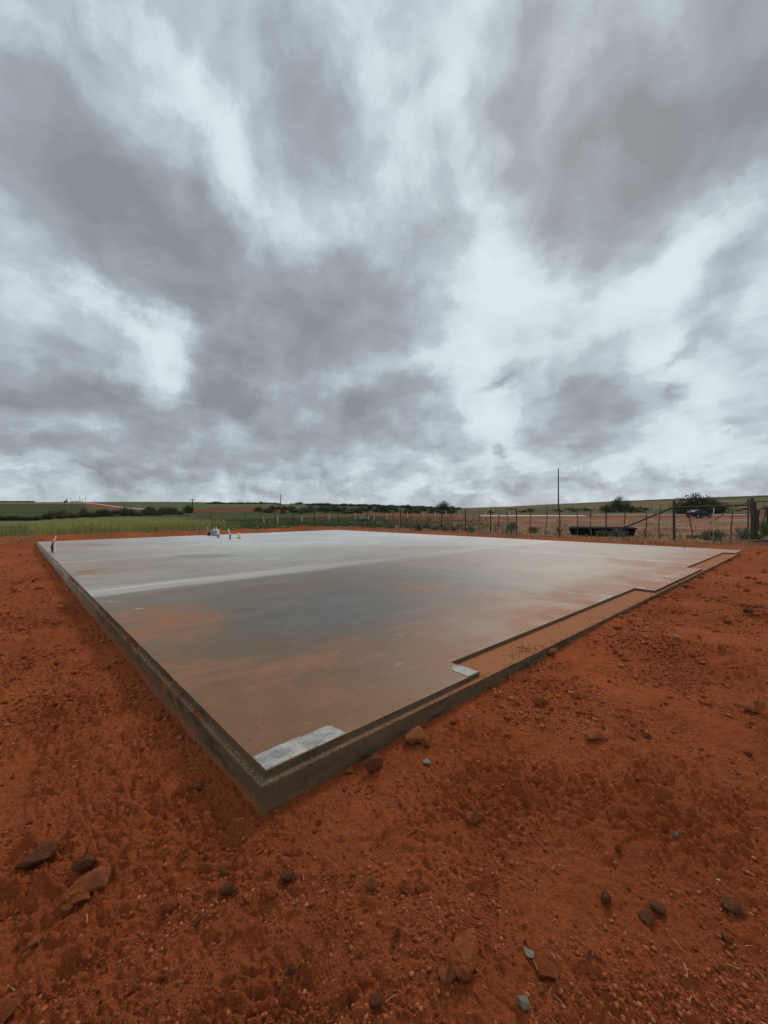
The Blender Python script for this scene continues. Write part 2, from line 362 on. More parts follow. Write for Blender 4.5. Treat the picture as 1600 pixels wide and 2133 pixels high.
# ------------------------------------------------------------------ land cover (base colours of the places)
C_SOIL = np.array([.285, .070, .0235]); C_PASTURE = np.array([.255, .118, .066]); C_REDFIELD = np.array([.185, .062, .034])
C_GREEN = np.array([.062, .070, .030]); C_DARKG = np.array([.040, .052, .022]); C_OLIVE = np.array([.105, .105, .045]); C_TAN = np.array([.16, .125, .06])
C_GRASS = np.array([.155, .150, .048]); C_ROAD = np.array([.50, .40, .33]); C_HILL = np.array([.125, .100, .050])
def cover(x, y, z):
    """cover colour by bearing (as the photograph's column) and by the angle below the eye"""
    yy = np.maximum(y, .05)
    dx = x / yy; dz = (z - EYE) / yy
    px = CX + FOC * (dx * math.cos(ROLL) - dz * math.sin(ROLL)); py = CY - FOC * (dx * math.sin(ROLL) + dz * math.cos(ROLL))
    wob = 3.0 * perlin(x / 11, y / 11 + 2) + 2.0 * perlin(x / 3.0, y / 3.0)
    C = np.empty(x.shape + (3,)); C[:] = C_SOIL
    def lay(m, c, k=1.0):
        m = (m * k)[..., None]; C[:] = C * (1 - m) + c * m
    front = (y > 12).astype(float)
    b, a = slab_ba(x, y)
    out = np.maximum(a - LEN_A, b - LEN_B)          # metres beyond the slab's far sides
    patch = perlin(x / 1.7 + 4, y / 1.7); patch2 = perlin(x / 6.0 + 14, y / 14.0)
    L = lambda x0, x1, w=25: sstep(x0 - w, x0 + w, px + wob * 3) * sstep(x1 + w, x1 - w, px + wob * 3)
    # left meadow beyond the dirt, then fields
    meadow = sstep(5.4, 7.2, out + wob * .25) * front
    pas = L(820, 2400, 60) * sstep(3.6, 5.4, b - LEN_B + patch * .6) * front
    bank = sstep(.8, 2.2, a - LEN_A) * front; lay(front * sstep(14, 20, a) * sstep(-1, -3, b) * sstep(-.3, .4, perlin(x / 2.5, y / .8)), C_SOIL * .55 + C_TAN * .2, .6); lay(bank * sstep(-.1, .4, patch), C_SOIL * .45 + C_TAN * .35, .8); lay(front * sstep(-1.5, -4.5, b) * sstep(17, 22, a + patch) , C_SOIL * .5 + C_TAN * .4, .8)
    lay(meadow, C_GRASS * .55 + C_OLIVE * .45); lay(meadow * sstep(.0, .6, perlin(x / 8, y / 5 + 3)), C_TAN, .6); lay(meadow * sstep(.1, .7, perlin(x / 5 + 7, y / 3 + 3)), C_DARKG * 1.4, .5)
    lay(meadow * sstep(1090, 1082, py) * L(400, 960), C_GREEN)
    lay(pas, C_PASTURE)
    bandp = perlin(a / 9, b / 1.3 + 30)
    lay(pas * sstep(-.1, .5, bandp), C_REDFIELD * 1.15, .7); lay(pas * sstep(.05, .5, patch + .5 * bandp), C_OLIVE * .95, .65); lay(pas * sstep(.1, .6, perlin(a / 5 + 8, b / 2.2)), C_ROAD * .5, .5)
    strip_ = sstep(.9, 2.0, b - LEN_B + .6 * patch) * sstep(6, 5, b - LEN_B) * front * L(560, 2400, 60)
    lay(strip_ * sstep(-.5, .3, perlin(x / .7, y / .7 + 9)), C_SOIL * .4 + C_TAN * .4, .75)
    lay(front * L(640, 2400, 30) * sstep(1080, 1076, py + patch2), C_REDFIELD)
    lay(front * L(-900, 760, 40) * sstep(1077, 1071, py + wob * .4), C_GREEN)
    far = sstep(75, 95, np.hypot(x, y)) * front
    # right hillside
    lay(far * L(900, 2600, 20) * sstep(1072.5, 1070, py + .8 * patch2), C_GREEN * .6 + C_OLIVE * .4)
    lay(far * L(880, 2600, 30) * sstep(1063, 1059, py + (px - 1200) * .006), C_HILL)
    lay(far * L(1000, 2600, 40) * sstep(1056, 1051, py + (px - 1200) * .028 + 2 * patch2), C_HILL * .55 + C_PASTURE * .35)
    lay(far * L(1050, 2600, 40) * sstep(1051, 1047, py + (px - 1200) * .03), C_DARKG * 1.1)
    lay(far * L(1000, 1225, 6) * sstep(1075.4, 1074.8, py) * sstep(1072.6, 1073.2, py), C_ROAD)
    lay(far * L(1240, 1560, 12) * sstep(1073.5, 1072.8, py) * sstep(1070.5, 1071.2, py), C_ROAD * .45 + C_REDFIELD * .5)
    hp = perlin(x / 30, y / 60) + .6 * perlin(x / 9 + 5, y / 20)
    lay(far * L(960, 2600, 20) * sstep(1068, 1064, py) * sstep(.0, .8, hp), C_REDFIELD * .75 + C_HILL * .25, .7); lay(far * L(960, 2600, 20) * sstep(1068, 1064, py) * sstep(-.0, -.8, hp), C_DARKG * 1.2, .6)
    # middle: scrub, bare red field
    lay(far * L(390, 940, 15) * sstep(1070, 1067, py), C_GREEN * .9)
    lay(far * L(395, 615, 6) * sstep(1067.5, 1066.5, py) * sstep(1057.5, 1058.5, py), C_REDFIELD * .8)
    lay(far * L(395, 960, 15) * sstep(1057.5, 1056.5, py), C_OLIVE * .95)
    lay(far * L(640, 960, 15) * sstep(1057.5, 1056.5, py), C_DARKG * 1.2)
    # left: green field, hedge line, pale brow and the climbing track
    lay(far * L(-900, 400, 5) * sstep(1080, 1074, py), C_GREEN)
    rows = .5 + .5 * np.sin(py * 2.1 + px * .01)
    lay(far * L(-900, 188, 3) * sstep(1073, 1071, py) , C_GREEN * .8 + rows[..., None] * C_OLIVE * .12)
    lay(far * L(-900, 420, 5) * sstep(1052.2, 1051.2, py) * 1.0, C_OLIVE * .9)
    lay(far * L(-900, 188, 5) * sstep(1051.6, 1050.9, py) * sstep(1049.2, 1049.8, py), C_DARKG * .8)
    lay(far * L(-900, 190, 5) * sstep(1049.8, 1049.2, py), C_TAN * .9 + C_REDFIELD * .25)
    lay(far * L(185, 430, 5) * sstep(1062, 1060.5, py), C_OLIVE * .9)
    ry = np.interp(px, [175, 205, 225, 245, 270, 300, 340, 380], [1047, 1050, 1053, 1056, 1058.5, 1060.5, 1061.5, 1062])
    lay(far * L(178, 262, 3) * sstep(5.5, 3.5, np.abs(py - ry - 3.2)), C_REDFIELD)
    lay(far * L(178, 375, 3) * sstep(1.3, .7, np.abs(py - ry)), C_ROAD * .6 + C_PASTURE * .35)
    return np.clip(C, 0, 1)

# ------------------------------------------------------------------ ground sheet
th_mid = np.arctan(np.linspace(-1.22, 1.22, 1080))
th_side = np.linspace(th_mid[-1], 2 * np.pi + th_mid[0], 90)[1:-1]
th = np.concatenate([th_mid, th_side])
dys = np.concatenate([np.linspace(1500, 1130, 60)[:-1], np.linspace(1130, 14, 640)])
rr = np.concatenate([[0.25, .5], EYE * FOC / dys])
rr = np.concatenate([rr, np.geomspace(rr[-1] * 1.015, 1000, 150), np.geomspace(1060, 6000, 22)])
TH, RR = np.meshgrid(th, rr); GX_ = np.sin(TH) * RR; GY_ = np.cos(TH) * RR
cell = np.sqrt((RR * 2.44 / 1080) * np.maximum(np.gradient(rr)[:, None], RR * .002)) * np.ones_like(TH)
cell = np.where(TH > th_mid[-1] + 1e-6, RR * .07, cell)
GZ_ = soil_z(GX_, GY_, cell * .9)
far_drop = np.clip(RR - 1500, 0, None) * 0.0
V = np.stack([GX_, GY_, GZ_ - far_drop], -1).reshape(-1, 3)
nr, nt = TH.shape
i = np.arange(nr - 1)[:, None] * nt; j = np.arange(nt)[None, :]; j2 = (j + 1) % nt
F = np.stack([i + j, i + nt + j, i + nt + j2, i + j2], -1).reshape(-1, 4)[:, ::-1]
# close the middle
V = np.vstack([V, [[0, 0, 0.0]]]); F3 = np.stack([np.full(nt, len(V) - 1), np.arange(nt), (np.arange(nt) + 1) % nt, (np.arange(nt) + 1) % nt], -1)
gm = tri_mesh('ground', V, F)
bmx = bmesh.new(); bmx.from_mesh(gm); bmx.verts.ensure_lookup_table()
cv = bmx.verts[len(V) - 1]
for k in range(nt): bmx.faces.new((cv, bmx.verts[(k + 1) % nt], bmx.verts[k]))
bmx.to_mesh(gm); bmx.free()
cc = np.ones((len(V), 4), np.float32); cc[:-1, :3] = cover(GX_, GY_, land(GX_, GY_)).reshape(-1, 3); cc[-1, :3] = C_SOIL
ca = gm.color_attributes.new('cover', 'FLOAT_COLOR', 'POINT'); ca.data.foreach_set('color', cc.ravel())

m_soil = bpy.data.materials.new('red_soil'); m_soil.use_nodes = True; g = G(m_soil.node_tree); b = g.n['Principled BSDF']
geo = g.node('ShaderNodeNewGeometry').outputs['Position']
at = g.node('ShaderNodeAttribute'); at.attribute_name = 'cover'
n1 = g.noise(geo, 0.9, 8, 0.6); n2 = g.noise(geo, 9, 8, 0.65); n3 = g.noise(geo, 0.22, 4, 0.5); n4 = g.noise(geo, 70, 5, .7)
v1 = g.mix(g.rng(n1, .3, .7), (.88, .85, .80, 1), (1.14, 1.18, 1.22, 1)); v2 = g.mix(g.rng(n2, .3, .7), (.88, .86, .84, 1), (1.14, 1.16, 1.18, 1)); v4 = g.mix(g.rng(n4, .3, .7), (.78,) * 3 + (1,), (1.22,) * 3 + (1,))
v3 = g.mix(g.rng(n3, .35, .65), (.80, .80, .80, 1), (1.14, 1.12, 1.10, 1))
c = g.mix(1, at.outputs['Color'], v1, 'MULTIPLY'); c = g.mix(1, c, v2, 'MULTIPLY'); c = g.mix(1, c, v3, 'MULTIPLY'); c = g.mix(1, c, v4, 'MULTIPLY')
g.put(b.inputs['Base Color'], c); b.inputs['Roughness'].default_value = 1.0; b.inputs['Specular IOR Level'].default_value = 0.04
bn = g.node('ShaderNodeBump'); bn.inputs['Distance'].default_value = 0.012; bn.inputs['Strength'].default_value = 1.0
g.put(bn.inputs['Height'], g.math('ADD', g.noise(geo, 60, 7, .68), g.math('MULTIPLY_ADD', g.noise(g.mapping(geo, rot=(0, 0, R(-38)), scale=(.6, 1.3, 1)), 13, 6, .62), 3.2, n2))); g.put(b.inputs['Normal'], bn.outputs[0])
ground = link('ground', gm, m_soil, smooth=True); tag(ground, 'churned bare red soil running out to far fields and low hills', kind='structure')

# ------------------------------------------------------------------ concrete slab
def slab_material():
    m = bpy.data.materials.new('troweled_concrete'); m.use_nodes = True; g = G(m.node_tree); b = g.n['Principled BSDF']
    v = g.node('ShaderNodeTexCoord').outputs['Object']
    warp = g.vec('SCALE', g.vec('SUBTRACT', g.noise(v, 0.9, 6, .6, color=True), (.5, .5, .5)), scale=1.9)
    w = g.vec('MULTIPLY', g.vec('ADD', v, warp), (1, 1, 0)); fl = g.vec('MULTIPLY', v, (1, 1, 0))
    big = g.noise(fl, .35, 6, .6); mid = g.noise(fl, 1.6, 7, .62); fine = g.noise(fl, 30, 6, .7)
    sepn = g.node('ShaderNodeSeparateXYZ'); g.put(sepn.inputs[0], fl); sb, sa = sepn.outputs[0], sepn.outputs[1]
    streak = g.noise(g.mapping(g.vec('ADD', fl, g.vec('SCALE', warp, scale=.25)), rot=(0, 0, R(-38)), scale=(.55, 5.5, 1)), 1.0, 7, .62)
    # concrete greys from the near panel to the far one
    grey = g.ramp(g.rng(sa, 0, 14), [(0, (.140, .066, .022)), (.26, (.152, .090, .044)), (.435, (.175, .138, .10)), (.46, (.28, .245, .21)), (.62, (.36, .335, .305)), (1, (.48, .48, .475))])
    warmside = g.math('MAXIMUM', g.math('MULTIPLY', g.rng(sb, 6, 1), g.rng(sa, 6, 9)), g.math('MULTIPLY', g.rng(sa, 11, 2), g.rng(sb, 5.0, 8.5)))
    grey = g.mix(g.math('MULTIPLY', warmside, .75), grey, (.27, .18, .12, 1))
    m2 = g.noise(g.vec('ADD', fl, g.vec('SCALE', warp, scale=.3)), 3.2, 7, .66)
    grey = g.mix(1, grey, g.mix(g.rng(m2, .3, .7), (.82, .80, .78, 1), (1.16, 1.16, 1.15, 1)), 'MULTIPLY')
    grey = g.mix(1, grey, g.mix(g.rng(big, .35, .65), (.86, .85, .84, 1), (1.10, 1.11, 1.12, 1)), 'MULTIPLY')
    # damp dark areas
    damp = None
    for q in DAMP:
        k = g.blob(w, *q[:5], .15); k = g.math('MULTIPLY', k, q[5]); damp = k if damp is None else g.math('MAXIMUM', damp, k)
    dust = None
    for q in DUST:
        k = g.blob(w, *q[:5], .1); k = g.math('MULTIPLY', k, q[5]); dust = k if dust is None else g.math('MAXIMUM', dust, k)
    edge = g.rng(g.math('ADD', sa, g.math('MULTIPLY', mid, 1.2)), .7, 2.6, 1, 0, smooth=True)
    edge = g.math('MULTIPLY', edge, g.rng(sb, 1.2, 4.0, .45, 1.25))
    dust = g.math('MAXIMUM', dust, edge)
    dust = g.math('MULTIPLY', dust, g.math('MULTIPLY', g.rng(mid, .3, .6, .55, 1.15), g.rng(g.noise(g.vec('ADD', fl, g.vec('SCALE', warp, scale=.4)), 2.4, 7, .68), .3, .6, .55, 1.15)))
    c = g.mix(g.math('MULTIPLY', damp, g.rng(mid, .3, .6, .7, 1)), grey, (.088, .077, .064, 1))
    c = g.mix(g.math('MULTIPLY', dust, .80, None, True), c, (.285, .110, .042, 1))
    c = g.mix(g.math('MULTIPLY', g.rng(streak, .55, .75), g.rng(sa, 1, 8, .10, .34)), c, (.42, .36, .30, 1))
    c = g.mix(g.math('MULTIPLY', g.rng(streak, .46, .30), .35), c, (.12, .105, .09, 1))
    # pale bands along the saw-cut joints
    def band(coord, at_, half, fade, amt):
        d = g.math('ABSOLUTE', g.math('SUBTRACT', g.math('ADD', coord, g.math('MULTIPLY', g.math('SUBTRACT', mid, .5), .35)), at_))
        k = g.rng(d, half * .25, half, 1, 0, smooth=True); return g.math('MULTIPLY', g.math('MULTIPLY', k, fade), amt)
    f1 = g.rng(sb, 1.5, 7.5, 1, .2)
    pale = band(sa, 6.35, .62, f1, .85)
    pale = g.math('MAXIMUM', pale, band(sb, 5.83, .10, g.rng(sa, 0, 6, .6, .2), .4))
    pale = g.math('MAXIMUM', pale, band(sa, 12.0, .30, 1.0, .45))
    pale = g.math('MAXIMUM', pale, band(sb, 11.7, .2, 1.0, .3))
    c = g.mix(g.math('MULTIPLY', pale, g.rng(streak, .32, .6, .35, 1)), c, (.50, .475, .44, 1))
    fleck = g.math('MULTIPLY', g.rng(g.noise(g.mapping(fl, rot=(0, 0, R(20)), scale=(2.2, 9, 1)), 1.0, 6, .72), .60, .70), g.rng(g.noise(fl, .8, 3, .5), .45, .6))
    c = g.mix(g.math('MULTIPLY', fleck, .5), c, (.36, .29, .23, 1))
    for q in SCRAPES:
        k = g.blob(g.vec('ADD', fl, g.vec('SCALE', warp, scale=.03)), *q[:5], .2)
        c = g.mix(g.math('MULTIPLY', k, g.math('MULTIPLY', q[5], g.rng(g.noise(fl, 7, 4, .7), .35, .6))), c, (.50, .44, .38, 1))
    spots = g.rng(g.noise(fl, 5.5, 3, .5), .66, .74); c = g.mix(g.math('MULTIPLY', spots, .28), c, (.42, .30, .21, 1))
    arc = g.node('ShaderNodeTexWave', wave_type='RINGS', rings_direction='SPHERICAL'); g.put(arc.inputs['Vector'], g.vec('ADD', g.vec('MULTIPLY', fl, (1, 1, 0)), (2.2, 3.1, 0))); arc.inputs['Scale'].default_value = 2.6; arc.inputs['Distortion'].default_value = 9; arc.inputs['Detail'].default_value = 4; arc.inputs['Detail Scale'].default_value = .7
    c = g.mix(g.math('MULTIPLY', g.rng(arc.outputs['Fac'], .5, 1.0), g.rng(m2, .45, .65, 0, .16)), c, (.10, .085, .07, 1))
    c = g.mix(1, c, g.mix(g.rng(fine, .3, .7), (.90,) * 3 + (1,), (1.1,) * 3 + (1,)), 'MULTIPLY')
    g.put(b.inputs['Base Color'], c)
    ro = g.math('SUBTRACT', g.rng(mid, .3, .7, .38, .58), g.math('MULTIPLY', damp, .14)); ro = g.math('ADD', ro, g.math('MULTIPLY', dust, .18))
    g.put(b.inputs['Roughness'], ro); b.inputs['Specular IOR Level'].default_value = .33
    bn = g.node('ShaderNodeBump'); bn.inputs['Distance'].default_value = .004; bn.inputs['Strength'].default_value = .5
    g.put(bn.inputs['Height'], g.math('ADD', g.math('MULTIPLY', mid, .5), g.math('ADD', g.math('MULTIPLY', streak, .7), g.math('MULTIPLY', fine, .12)))); g.put(b.inputs['Normal'], bn.outputs[0])
    return m
def slab_px(px, py):
    dx = (px - CX) / FOC; dz = -(py - CY) / FOC
    x = dx * math.cos(ROLL) + dz * math.sin(ROLL); z = -dx * math.sin(ROLL) + dz * math.cos(ROLL)
    s = (EYE - Z_TOP) / -z; return slab_ba(x * s, s)
def stain(px, py, wpx, hpx, amt):
    b0, a0 = slab_px(px, py); b1, a1 = slab_px(px + wpx, py); b2, a2 = slab_px(px, py + hpx); b3, a3 = slab_px(px, py - hpx)
    rx = math.hypot(b1 - b0, a1 - a0); ry = .5 * math.hypot(b3 - b2, a3 - a2)
    return (b0, a0, rx, ry, math.atan2(a1 - a0, b1 - b0), amt)
DAMP = [stain(680, 1265, 330, 75, 1.0), stain(850, 1200, 330, 28, .6), stain(470, 1250, 230, 40, .5), stain(980, 1300, 160, 50, .45), stain(430, 1158, 110, 6, .6), stain(520,1345,150,50,.3), stain(800,1400,180,50,.35), stain(1150,1165,200,8,.35), stain(880,1140,200,6,.3)]
DUST = [stain(340, 1305, 150, 60, .95), stain(430, 1400, 190, 60, .75), stain(640, 1385, 150, 28, .9), stain(640, 1450, 420, 110, .5), stain(900, 1330, 120, 40, .6), stain(620, 1400, 110, 22, .75), stain(300, 1285, 110, 45, .7), stain(190, 1192, 60, 9, .9), stain(870, 1228, 80, 12, .65), stain(1380, 1180, 130, 30, .9), stain(1180, 1260, 160, 40, .7), stain(790, 1432, 60, 10, .8), stain(360, 1380, 60, 14, .8), stain(1250, 1210, 120, 20, .5), stain(170,1135,110,5,.6), stain(950,1340,80,25,.6)]
SCRAPES = [stain(184, 1200, 34, 1.6, .8), stain(1392, 1200, 36, 1.6, .6), stain(290, 1268, 16, 2, .5), stain(235, 1253, 22, 1.5, .5), stain(250, 1283, 18, 1.5, .4)]
m_foot = bpy.data.materials.new('formed_concrete'); m_foot.use_nodes = True; g = G(m_foot.node_tree); b = g.n['Principled BSDF']
v = g.node('ShaderNodeTexCoord').outputs['Object']; sp = g.node('ShaderNodeSeparateXYZ'); g.put(sp.inputs[0], v)
n = g.noise(v, 2.2, 7, .6); nf = g.noise(v, 26, 6, .7); ns = g.noise(g.mapping(v, scale=(2.5, 2.5, 14)), 1.0, 6, .6)
c = g.mix(n, (.100, .066, .038, 1), (.155, .106, .064, 1)); c = g.mix(g.rng(ns, .5, .7), c, (.052, .038, .026, 1))
c = g.mix(g.math('MULTIPLY', g.rng(sp.outputs[1], 4.5, 9.5), g.rng(n, .3, .6, .4, 1)), c, (.36, .32, .275, 1))
mud = g.math('MULTIPLY', g.rng(g.math('MULTIPLY_ADD', g.math('SUBTRACT', n, .5), .34, sp.outputs[2]), .05, .0), g.rng(sp.outputs[0], .05, -.02, .35, .55))
mud2 = g.math('MULTIPLY', g.rng(g.noise(v, .9, 8, .66), .53, .58), g.math('MULTIPLY', g.rng(sp.outputs[0], .02, -.02), .55))
nz_ = g.node('ShaderNodeSeparateXYZ'); g.put(nz_.inputs[0], g.node('ShaderNodeNewGeometry').outputs['Normal'])
topd = g.math('MULTIPLY', g.rng(nz_.outputs[2], .5, .8), g.rng(sp.outputs[0], .3, 1.8, .05, .85))
c = g.mix(g.math('MAXIMUM', mud, g.math('MAXIMUM', mud2, topd)), c, (.33, .118, .048, 1))
c = g.mix(1, c, g.mix(g.rng(nf, .3, .7), (.82,) * 3 + (1,), (1.2,) * 3 + (1,)), 'MULTIPLY')
g.put(b.inputs['Base Color'], c); b.inputs['Roughness'].default_value = .85; b.inputs['Specular IOR Level'].default_value = .06
bn = g.node('ShaderNodeBump'); bn.inputs['Distance'].default_value = .004; g.put(bn.inputs['Height'], g.math('ADD', nf, g.noise(v, 90, 4, .6))); g.put(b.inputs['Normal'], bn.outputs[0])
m_slab = slab_material()
slab = empty('concrete_slab', (SLAB_O[0], SLAB_O[1], 0), SLAB_ROT)
tag(slab, 'large new concrete house slab with two door recesses, stained by red dust', 'concrete slab')

def prism(name, poly, z0, z1, m, parent, step=.16, jit=.0015, bevel=.004, seed=1):
    rr_ = random.Random(seed); pts = []
    n = len(poly)
    for k in range(n):
        p = Vector(poly[k]).to_3d(); q = Vector(poly[(k + 1) % n]).to_3d(); L = (q - p).length; c = max(1, int(L / step)) if step else 1
        nrm = Vector(((q - p).y, -(q - p).x, 0)).normalized()
        for s in range(c):
            o = p.lerp(q, s / c)
            if s: o += nrm * rr_.uniform(-jit, jit)
            pts.append(o)
    bm = bmesh.new(); vs = [bm.verts.new((p.x, p.y, z0)) for p in pts]; vt = [bm.verts.new((p.x, p.y, z1)) for p in pts]
    top = bm.faces.new(vt); N = len(vs)
    for k in range(N): bm.faces.new((vs[k], vs[(k + 1) % N], vt[(k + 1) % N], vt[k]))
    bm.faces.new(vs[::-1])
    fixn(bm)
    if bevel:
        te = [e for e in bm.edges if e.verts[0].co.z > z1 - 1e-5 and e.verts[1].co.z > z1 - 1e-5]
        bmesh.ops.bevel(bm, geom=te, offset=bevel, segments=2, affect='EDGES', profile=.6)
    bmesh.ops.triangulate(bm, faces=[f for f in bm.faces if len(f.verts) > 4])
    return from_bm(name, bm, m, parent)
JB = [0, 5.83, 11.70, LEN_B]; JA = [0, 6.1, 12.0, 17.7, LEN_A]; gap = .0025
REC = [(1.89, 6.92), (10.65, 15.60)]; RD = .30
for ia in range(4):
    for jb in range(3):
        b0 = JB[jb] + (gap if jb else 0); b1 = JB[jb + 1] - (gap if jb < 2 else 0)
        a0 = JA[ia] + (gap if ia else 0); a1 = JA[ia + 1] - (gap if ia < 3 else 0)
        if ia: poly = [(b0, a0), (b1, a0), (b1, a1), (b0, a1)]
        else:
            pts = []; cuts = []
            for (r0, r1) in REC:
                s, e = max(b0, r0), min(b1, r1)
                if s < e: cuts.append((s, e))
            cur = b0
            for (s, e) in cuts:
                if s > cur: pts += [(cur, 0), (s, 0)]
                pts += [(s, RD), (e, RD)]; cur = e
            if cur < b1: pts += [(cur, 0), (b1, 0)]
            poly = pts + [(b1, a1), (b0, a1)]
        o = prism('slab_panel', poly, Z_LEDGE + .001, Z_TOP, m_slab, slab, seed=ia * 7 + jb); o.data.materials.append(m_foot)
        for f in o.data.polygons:
            if abs(f.normal.z) < .35: f.material_index = 1

# footing with its brick ledge
W = .047
prism('footing', [(-W, -W), (LEN_B + W, -W), (LEN_B + W, LEN_A + W), (-W, LEN_A + W)], -.45, Z_LEDGE, m_foot, slab, step=.035, jit=.0026, bevel=.008, seed=5)
# whitish mortar patches at the corners
m_pat = bpy.data.materials.new('pale_mortar'); m_pat.use_nodes = True; g = G(m_pat.node_tree); b = g.n['Principled BSDF']
v = g.node('ShaderNodeTexCoord').outputs['Object']
c = g.mix(g.rng(g.noise(g.mapping(v, scale=(1, 2.2, 1)), 6, 6, .7, .7), .38, .60), (.42, .375, .32, 1), (.20, .19, .18, 1)); c = g.mix(g.math('MULTIPLY', g.rng(g.noise(v, 42, 5, .8, .8), .54, .64), .8), c, (.12, .105, .09, 1))
c = g.mix(g.math('MULTIPLY', g.rng(g.noise(v, 13, 4, .6), .62, .68), .6), c, (.34, .13, .07, 1))
g.put(b.inputs['Base Color'], c); b.inputs['Roughness'].default_value = .7
bn = g.node('ShaderNodeBump'); bn.inputs['Distance'].default_value = .004; g.put(bn.inputs['Height'], g.noise(v, 35, 6, .75)); g.put(b.inputs['Normal'], bn.outputs[0])
def wob_poly(pts, seed, j=.006):
    r_ = random.Random(seed); return [(x + r_.uniform(-j, j), y + r_.uniform(-j, j)) for x, y in pts]
prism('mortar_patch', [(.004, .004), (.515, .004), (.50, .13), (.475, .152), (.30, .150), (.28, .162), (.10, .160), (.004, .157)], Z_TOP + .0005, Z_TOP + .0045, m_pat, slab, .03, .003, .0015, 3)
prism('mortar_patch', [(1.735, .004), (1.886, .004), (1.886, .20), (1.80, .215), (1.75, .17)], Z_TOP + .0005, Z_TOP + .0045, m_pat, slab, .03, .004, .0015, 4)
prism('mortar_patch', [(6.924, .06), (7.03, .05), (7.05, .28), (6.94, .30)], Z_TOP + .0005, Z_TOP + .004, m_pat, slab, .04, .004, .0015, 6)
prism('mortar_patch', [(5.3, .304), (6.1, .304), (6.0, .36), (5.4, .35)], Z_TOP + .0005, Z_TOP + .004, m_pat, slab, .04, .004, .0015, 8)
# dark form oil strip under the patch: thin metal edging left in the corner
m_edge = mat('dark_form_edge', (.035, .038, .042), .5, .3, 12)

# ------------------------------------------------------------------ stones and clods
def rock_mesh(name, seed, sub=2, flat=.7, ang=.55, m=None):
    r_ = random.Random(seed); bm = bmesh.new()
    for _ in range(15 if sub else 9):
        t = r_.uniform(0, 2 * math.pi); z = r_.uniform(-1, 1); q = math.sqrt(1 - z * z); s = r_.uniform(.72, 1.08)
        bm.verts.new((q * math.cos(t) * s, q * math.sin(t) * s * .85, z * flat * s))
    h = bmesh.ops.convex_hull(bm, input=bm.verts[:])
    bmesh.ops.delete(bm, geom=list({e for e in h['geom_interior'] + h['geom_unused'] if isinstance(e, bmesh.types.BMVert)}), context='VERTS')
    if sub:
        bmesh.ops.bevel(bm, geom=bm.edges[:], offset=.10, segments=1, affect='EDGES', profile=.5)
        bmesh.ops.triangulate(bm, faces=bm.faces[:])
        for _ in range(sub - 1):
            bmesh.ops.subdivide_edges(bm, edges=bm.edges[:], cuts=1, use_grid_fill=True)
        from mathutils import noise as mn
        o = Vector((seed * 3.1, seed * 1.7, 0))
        for v_ in bm.verts:
            d = mn.fractal(v_.co * 1.9 + o, 1.0, 2.0, 4) * .13 + mn.fractal(v_.co * 6 + o, 1.0, 2.0, 3) * .045
            v_.co += v_.co.normalized() * d
    fixn(bm); me = bpy.data.meshes.new(name); bm.to_mesh(me); bm.free()
    if m: me.materials.append(m)
    return me
m_clod = mat('red_clod', (.40, .110, .040), .95, .34, 3.0, spec=.04, bump=.05, bscale=7)
m_clod2 = mat('pale_clod', (.48, .150, .060), .95, .3, 3.0, spec=.04, bump=.05, bscale=7)
m_dark = mat('dark_stone', (.23, .085, .038), .9, .35, 3.0, spec=.06, bump=.05, bscale=7)
m_grey = mat('grey_limestone', (.46, .39, .30), .9, .35, 3.0, spec=.1, bump=.05, bscale=7)
MATS = dict(r=m_clod, p=m_clod2, d=m_dark, g=m_grey)
ROCKS = {k: [rock_mesh('stone', 10 * i + q, 2, (.55, .7, .85, .62)[q % 4], m=MATS[k]) for q in range(4)] for i, k in enumerate('rpdg')}
def soil_height(x, y, cell=.008):
    return float(soil_z(np.array([x]), np.array([y]), np.array([cell]))[0])
